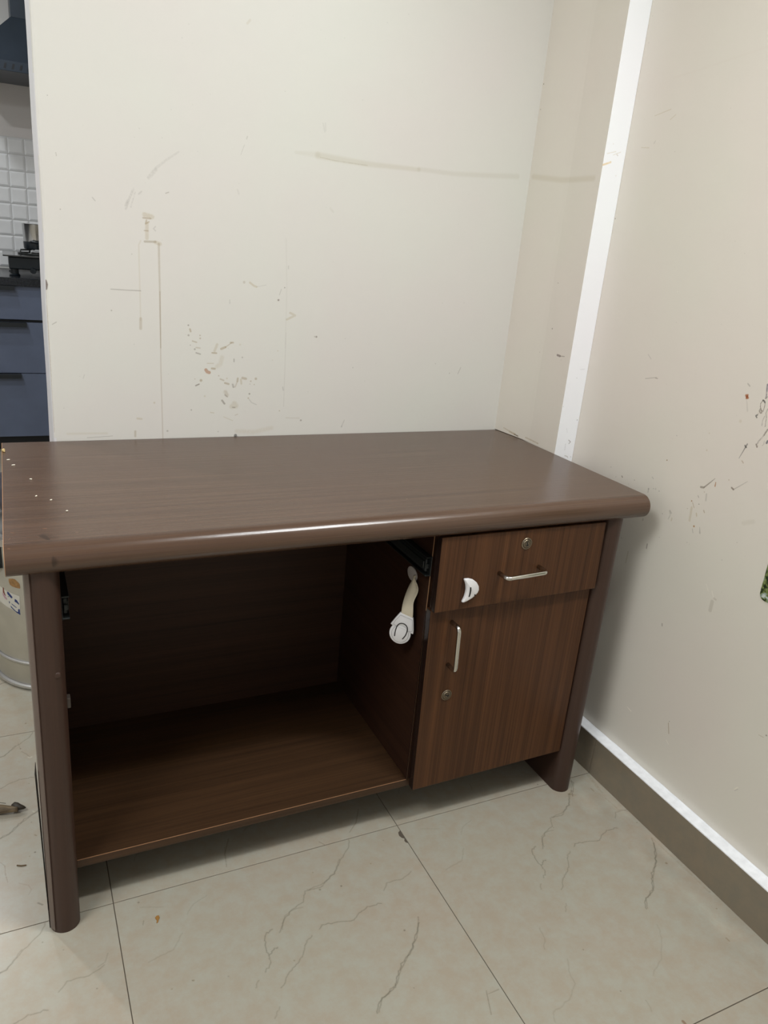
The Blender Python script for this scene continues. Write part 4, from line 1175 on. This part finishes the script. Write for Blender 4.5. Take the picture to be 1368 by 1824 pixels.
# latch of the lid
bm = bmesh.new()
for a in (-148, -143.5):
    c, s = math.cos(math.radians(a)), math.sin(math.radians(a))
    add_box(bm, (DR * c - .006, DR * s - .006, .345), (DR * c + .004, DR * s + .004, .402), .002)
add_tube(bm, [((DR + .007) * math.cos(math.radians(a)), (DR + .007) * math.sin(math.radians(a)), .352 + .012 * math.sin(k / 12 * 2 * math.pi)) for k, a in [(k, -145.7 + 3.6 * math.cos(k / 12 * 2 * math.pi)) for k in range(13)]], .0018, 8)
finish('hasp', bm, m_blk, drum)
# bag on the drum lid (a sliver of it shows past the desk edge)
bag_m, nt, b = new_mat('printed_bag')
N, L = nt.nodes, nt.links
tc = N.new('ShaderNodeTexCoord')
nz1 = N.new('ShaderNodeTexNoise')
nz1.inputs['Scale'].default_value = 26
L.new(tc.outputs['Object'], nz1.inputs['Vector'])
rp = N.new('ShaderNodeValToRGB')
rp.color_ramp.interpolation = 'CONSTANT'
e0 = rp.color_ramp.elements
e0[0].color = lin((60, 58, 66)) + (1,)
e0[1].position, e0[1].color = .52, lin((200, 196, 200)) + (1,)
e = e0.new(.62)
e.color = lin((120, 50, 46)) + (1,)
L.new(nz1.outputs['Fac'], rp.inputs['Fac'])
L.new(rp.outputs['Color'], b.inputs['Base Color'])
b.inputs['Roughness'].default_value = .4
bm = bmesh.new()
bmesh.ops.create_uvsphere(bm, u_segments=32, v_segments=20, radius=1)
for v_ in bm.verts:
    x, y, z = v_.co
    w_ = 1 + .12 * mnoise.noise(v_.co * 2.2) + .05 * mnoise.noise(v_.co * 7)
    v_.co = (x * .125 * w_, y * .115 * w_, max(0.0, (z * .5 + .46) * .155 * (1 + .1 * mnoise.noise(v_.co * 3))))
tag(finish('plastic_bag', bm, bag_m, None, (DC[0] - .015, DC[1], .4405), smooth=True), 'dark printed plastic bag lying on the lid of the steel drum', 'bag')

# ------------------------------------------------------------------ kitchen seen past the wall end
m_navy = plain('slate_blue_front', (92, 102, 124), 0.32)
m_dark = plain('dark_gap', (22, 26, 32), 0.5)
m_gran = plain('black_granite', (30, 34, 40), 0.22, var=.3, vscale=160)
m_handle = plain('black_aluminium', (38, 42, 46), 0.4, 0.3)
KY = 2.60
def base_unit(x0, x1, lab):
    c = ((x0 + x1) / 2, KY + .3, 0)
    u = empty('base_cabinet', c)
    tag(u, lab, 'cabinet')
    bm = bmesh.new()
    add_box(bm, (x0 - c[0] + .001, KY + .021 - c[1], .10), (x1 - c[0] - .001, 3.19 - c[1], .847))
    add_box(bm, (x0 - c[0] + .001, KY + .06 - c[1], .0), (x1 - c[0] - .001, 3.19 - c[1], .10))
    finish('body', bm, m_dark, u)
    for z0, z1, xh in ((.6835, .8465, -.045), (.4155, .6700, 0), (.082, .4120, -.04)):
        bm = bmesh.new()
        add_box(bm, (x0 - c[0] + .002, KY - c[1], z0), (x1 - c[0] - .002, KY + .02 - c[1], z1), .0015)
        f = finish('drawer', bm, m_navy, u)
        bm = bmesh.new()
        h1 = x1 - .30 + xh
        add_box(bm, (x0 + .3 - c[0], KY - .030 - c[1], z1 - .004), (h1 - c[0], KY - c[1] + .002, z1 + .001), .0006)
        add_box(bm, (x0 + .3 - c[0], KY - .030 - c[1], z1 - .020), (h1 - c[0], KY - .027 - c[1], z1 - .003), .0006)
        finish('handle', bm, m_handle, f)
base_unit(-1.72, -.82, 'slate blue kitchen cabinet with three wide drawers under the stove')
base_unit(-2.62, -1.725, 'slate blue kitchen drawer cabinet left of the stove cabinet')
base_unit(-.815, .05, 'slate blue kitchen drawer cabinet right of the stove cabinet')
bm = bmesh.new()
add_box(bm, (-1.35, -.335, 0), (1.33, .285, .039), .003)
wt = finish('kitchen_worktop', bm, m_gran, None, (-1.28, 2.915, .8475))
tag(wt, 'black granite worktop running over the slate blue kitchen cabinets', 'worktop')

# bevelled white wall tiles, each one a piece
spl = structure(empty('wall_backsplash', (-1.2, 3.2, .89)))
P = .0814
me = bpy.data.meshes.new('wall_tile')
h_, bv = P / 2 - .0008, .0095
vv = [(-h_, 0, -h_), (h_, 0, -h_), (h_, 0, h_), (-h_, 0, h_), (-h_, -.003, -h_), (h_, -.003, -h_), (h_, -.003, h_), (-h_, -.003, h_), (-h_ + bv, -.008, -h_ + bv), (h_ - bv, -.008, -h_ + bv), (h_ - bv, -.008, h_ - bv), (-h_ + bv, -.008, h_ - bv)]
ff = []
for a in range(4):
    c = (a + 1) % 4
    ff += [(a, c, 4 + c, 4 + a), (4 + a, 4 + c, 8 + c, 8 + a)]
ff.append((8, 9, 10, 11))
me.from_pydata(vv, [], ff)
me.materials.append(plain('white_glazed_tile', (226, 228, 230), .22))
bm = bmesh.new()
bm.from_mesh(me)
bmesh.ops.recalc_face_normals(bm, faces=bm.faces[:])
bm.to_mesh(me)
bm.free()
bm = bmesh.new()
add_box(bm, (-1.4, .0005, -.002), (1.24, .0058, .672))
finish('grout', bm, plain('white_grout', (205, 205, 203), .8), spl)
for i in range(-8, 7):
    for j in range(8):
        link('tile', me, spl, (-1.062 + P * (i + .5) + 1.2, .0005, 1.559 - P * 1.014 * (j + .5) - .89))

# gas stove
m_stove = plain('black_enamel', (20, 28, 34), .3)
m_sglass = plain('stove_glass', (70, 70, 70), .12)
stove = empty('gas_stove', (-.87, 2.88, .8865))
tag(stove, 'black gas stove with thin glass top standing on the granite worktop', 'stove')
bm = bmesh.new()
add_box(bm, (-.31, -.185, .034), (.31, .19, .092), .004)
finish('body', bm, m_stove, stove)
bm = bmesh.new()
add_box(bm, (-.335, -.20, .093), (.335, .21, .100), .002)
finish('glass_top', bm, m_sglass, stove)
for lx in (-.285, .285):
    for ly in (-.15, .15):
        bm = bmesh.new()
        add_lathe(bm, [(0, 0), (.024, 0), (.026, .004), (.019, .010), (.019, .036), (0, .036)], (lx, ly, 0), 'Z', 20)
        finish('foot', bm, m_stove, stove, auto=40)
for kx in (-.20, .20):
    bm = bmesh.new()
    add_lathe(bm, [(0, .024), (.012, .024), (.014, .018), (.015, 0)], (kx, -.185, .030), '-Y', 20)
    finish('knob', bm, m_stove, stove, auto=40)
for bx_ in (-.17, .17):
    bm = bmesh.new()
    add_lathe(bm, [(0, .012), (.03, .012), (.034, .006), (.046, .004), (.05, 0)], (bx_, .0, .100), 'Z', 28)
    bn = finish('burner', bm, m_rim, stove, auto=40)
    bm = bmesh.new()
    for k in range(4):
        a = math.pi / 2 * k + .4
        add_tube(bm, [(bx_ + .09 * math.cos(a), .09 * math.sin(a), .1005), (bx_ + .085 * math.cos(a), .085 * math.sin(a), .122), (bx_ + .03 * math.cos(a), .03 * math.sin(a), .124)], .004, 8)
    add_tube(bm, [(bx_ + .09 * math.cos(2 * math.pi * k / 24), .09 * math.sin(2 * math.pi * k / 24), .104) for k in range(25)], .004, 8)
    finish('pan_support', bm, m_blk, stove)
# steel pot with dark base and handle
pot = empty('steel_pot', (-1.04, 2.88, .8865 + .128))
tag(pot, 'tall steel pot with dark bottom on the left stove burner', 'pot')
bm = bmesh.new()
add_lathe(bm, [(0, 0), (.052, 0), (.060, .006), (.062, .03), (.0655, .12), (.067, .1225), (.064, .121), (.060, .03), (0, .008)], (0, 0, 0), 'Z', 48)
finish('body', bm, m_rim, pot, auto=40)
bm = bmesh.new()
add_lathe(bm, [(.0605, -.0005), (.0625, .006), (.0640, .030), (.0632, .036), (.0625, .034)], (0, 0, 0), 'Z', 48)
add_tube(bm, [(-.03, -.052, .035), (-.026, -.075, .038), (0, -.082, .034), (.026, -.075, .038), (.03, -.052, .035)], .006, 10)
finish('base_sleeve', bm, m_stove, pot, auto=40)['label'] = 'black lower sleeve with a small grip'

# chimney hood
m_hood = plain('dark_hood_metal', (52, 62, 74), .35, .2)
hood = empty('chimney_hood', (-.965, 2.97, 1.81))
tag(hood, 'dark slate kitchen chimney hood on the wall above the stove', 'hood')
bm = bmesh.new()
a_ = [(-.33, -.22, .045), (.33, -.22, .045), (.33, .225, .045), (-.33, .225, .045)]
b_ = [(-.128, -.06, .255), (.128, -.06, .255), (.128, .225, .255), (-.128, .225, .255)]
va = [bm.verts.new(p) for p in a_]
vb = [bm.verts.new(p) for p in b_]
bm.faces.new(va)
bm.faces.new(vb)
for k in range(4):
    bm.faces.new((va[k], va[(k + 1) % 4], vb[(k + 1) % 4], vb[k]))
finish('canopy', bm, m_hood, hood)
bm = bmesh.new()
add_box(bm, (-.128, -.06, .255), (.128, .225, .935), .002)
finish('duct', bm, m_hood, hood)
bm = bmesh.new()
add_box(bm, (-.333, -.223, 0), (.333, .225, .045), .003)
lip = finish('lip', bm, m_hood, hood)
for k in range(-9, 10):
    bm = bmesh.new()
    x = k * .034
    add_prism(bm, [(x - .006, .010), (x + .003, .010), (x + .009, .032), (x, .032)], 1, -.2245, -.2228)
    finish('slot', bm, m_dark, lip)
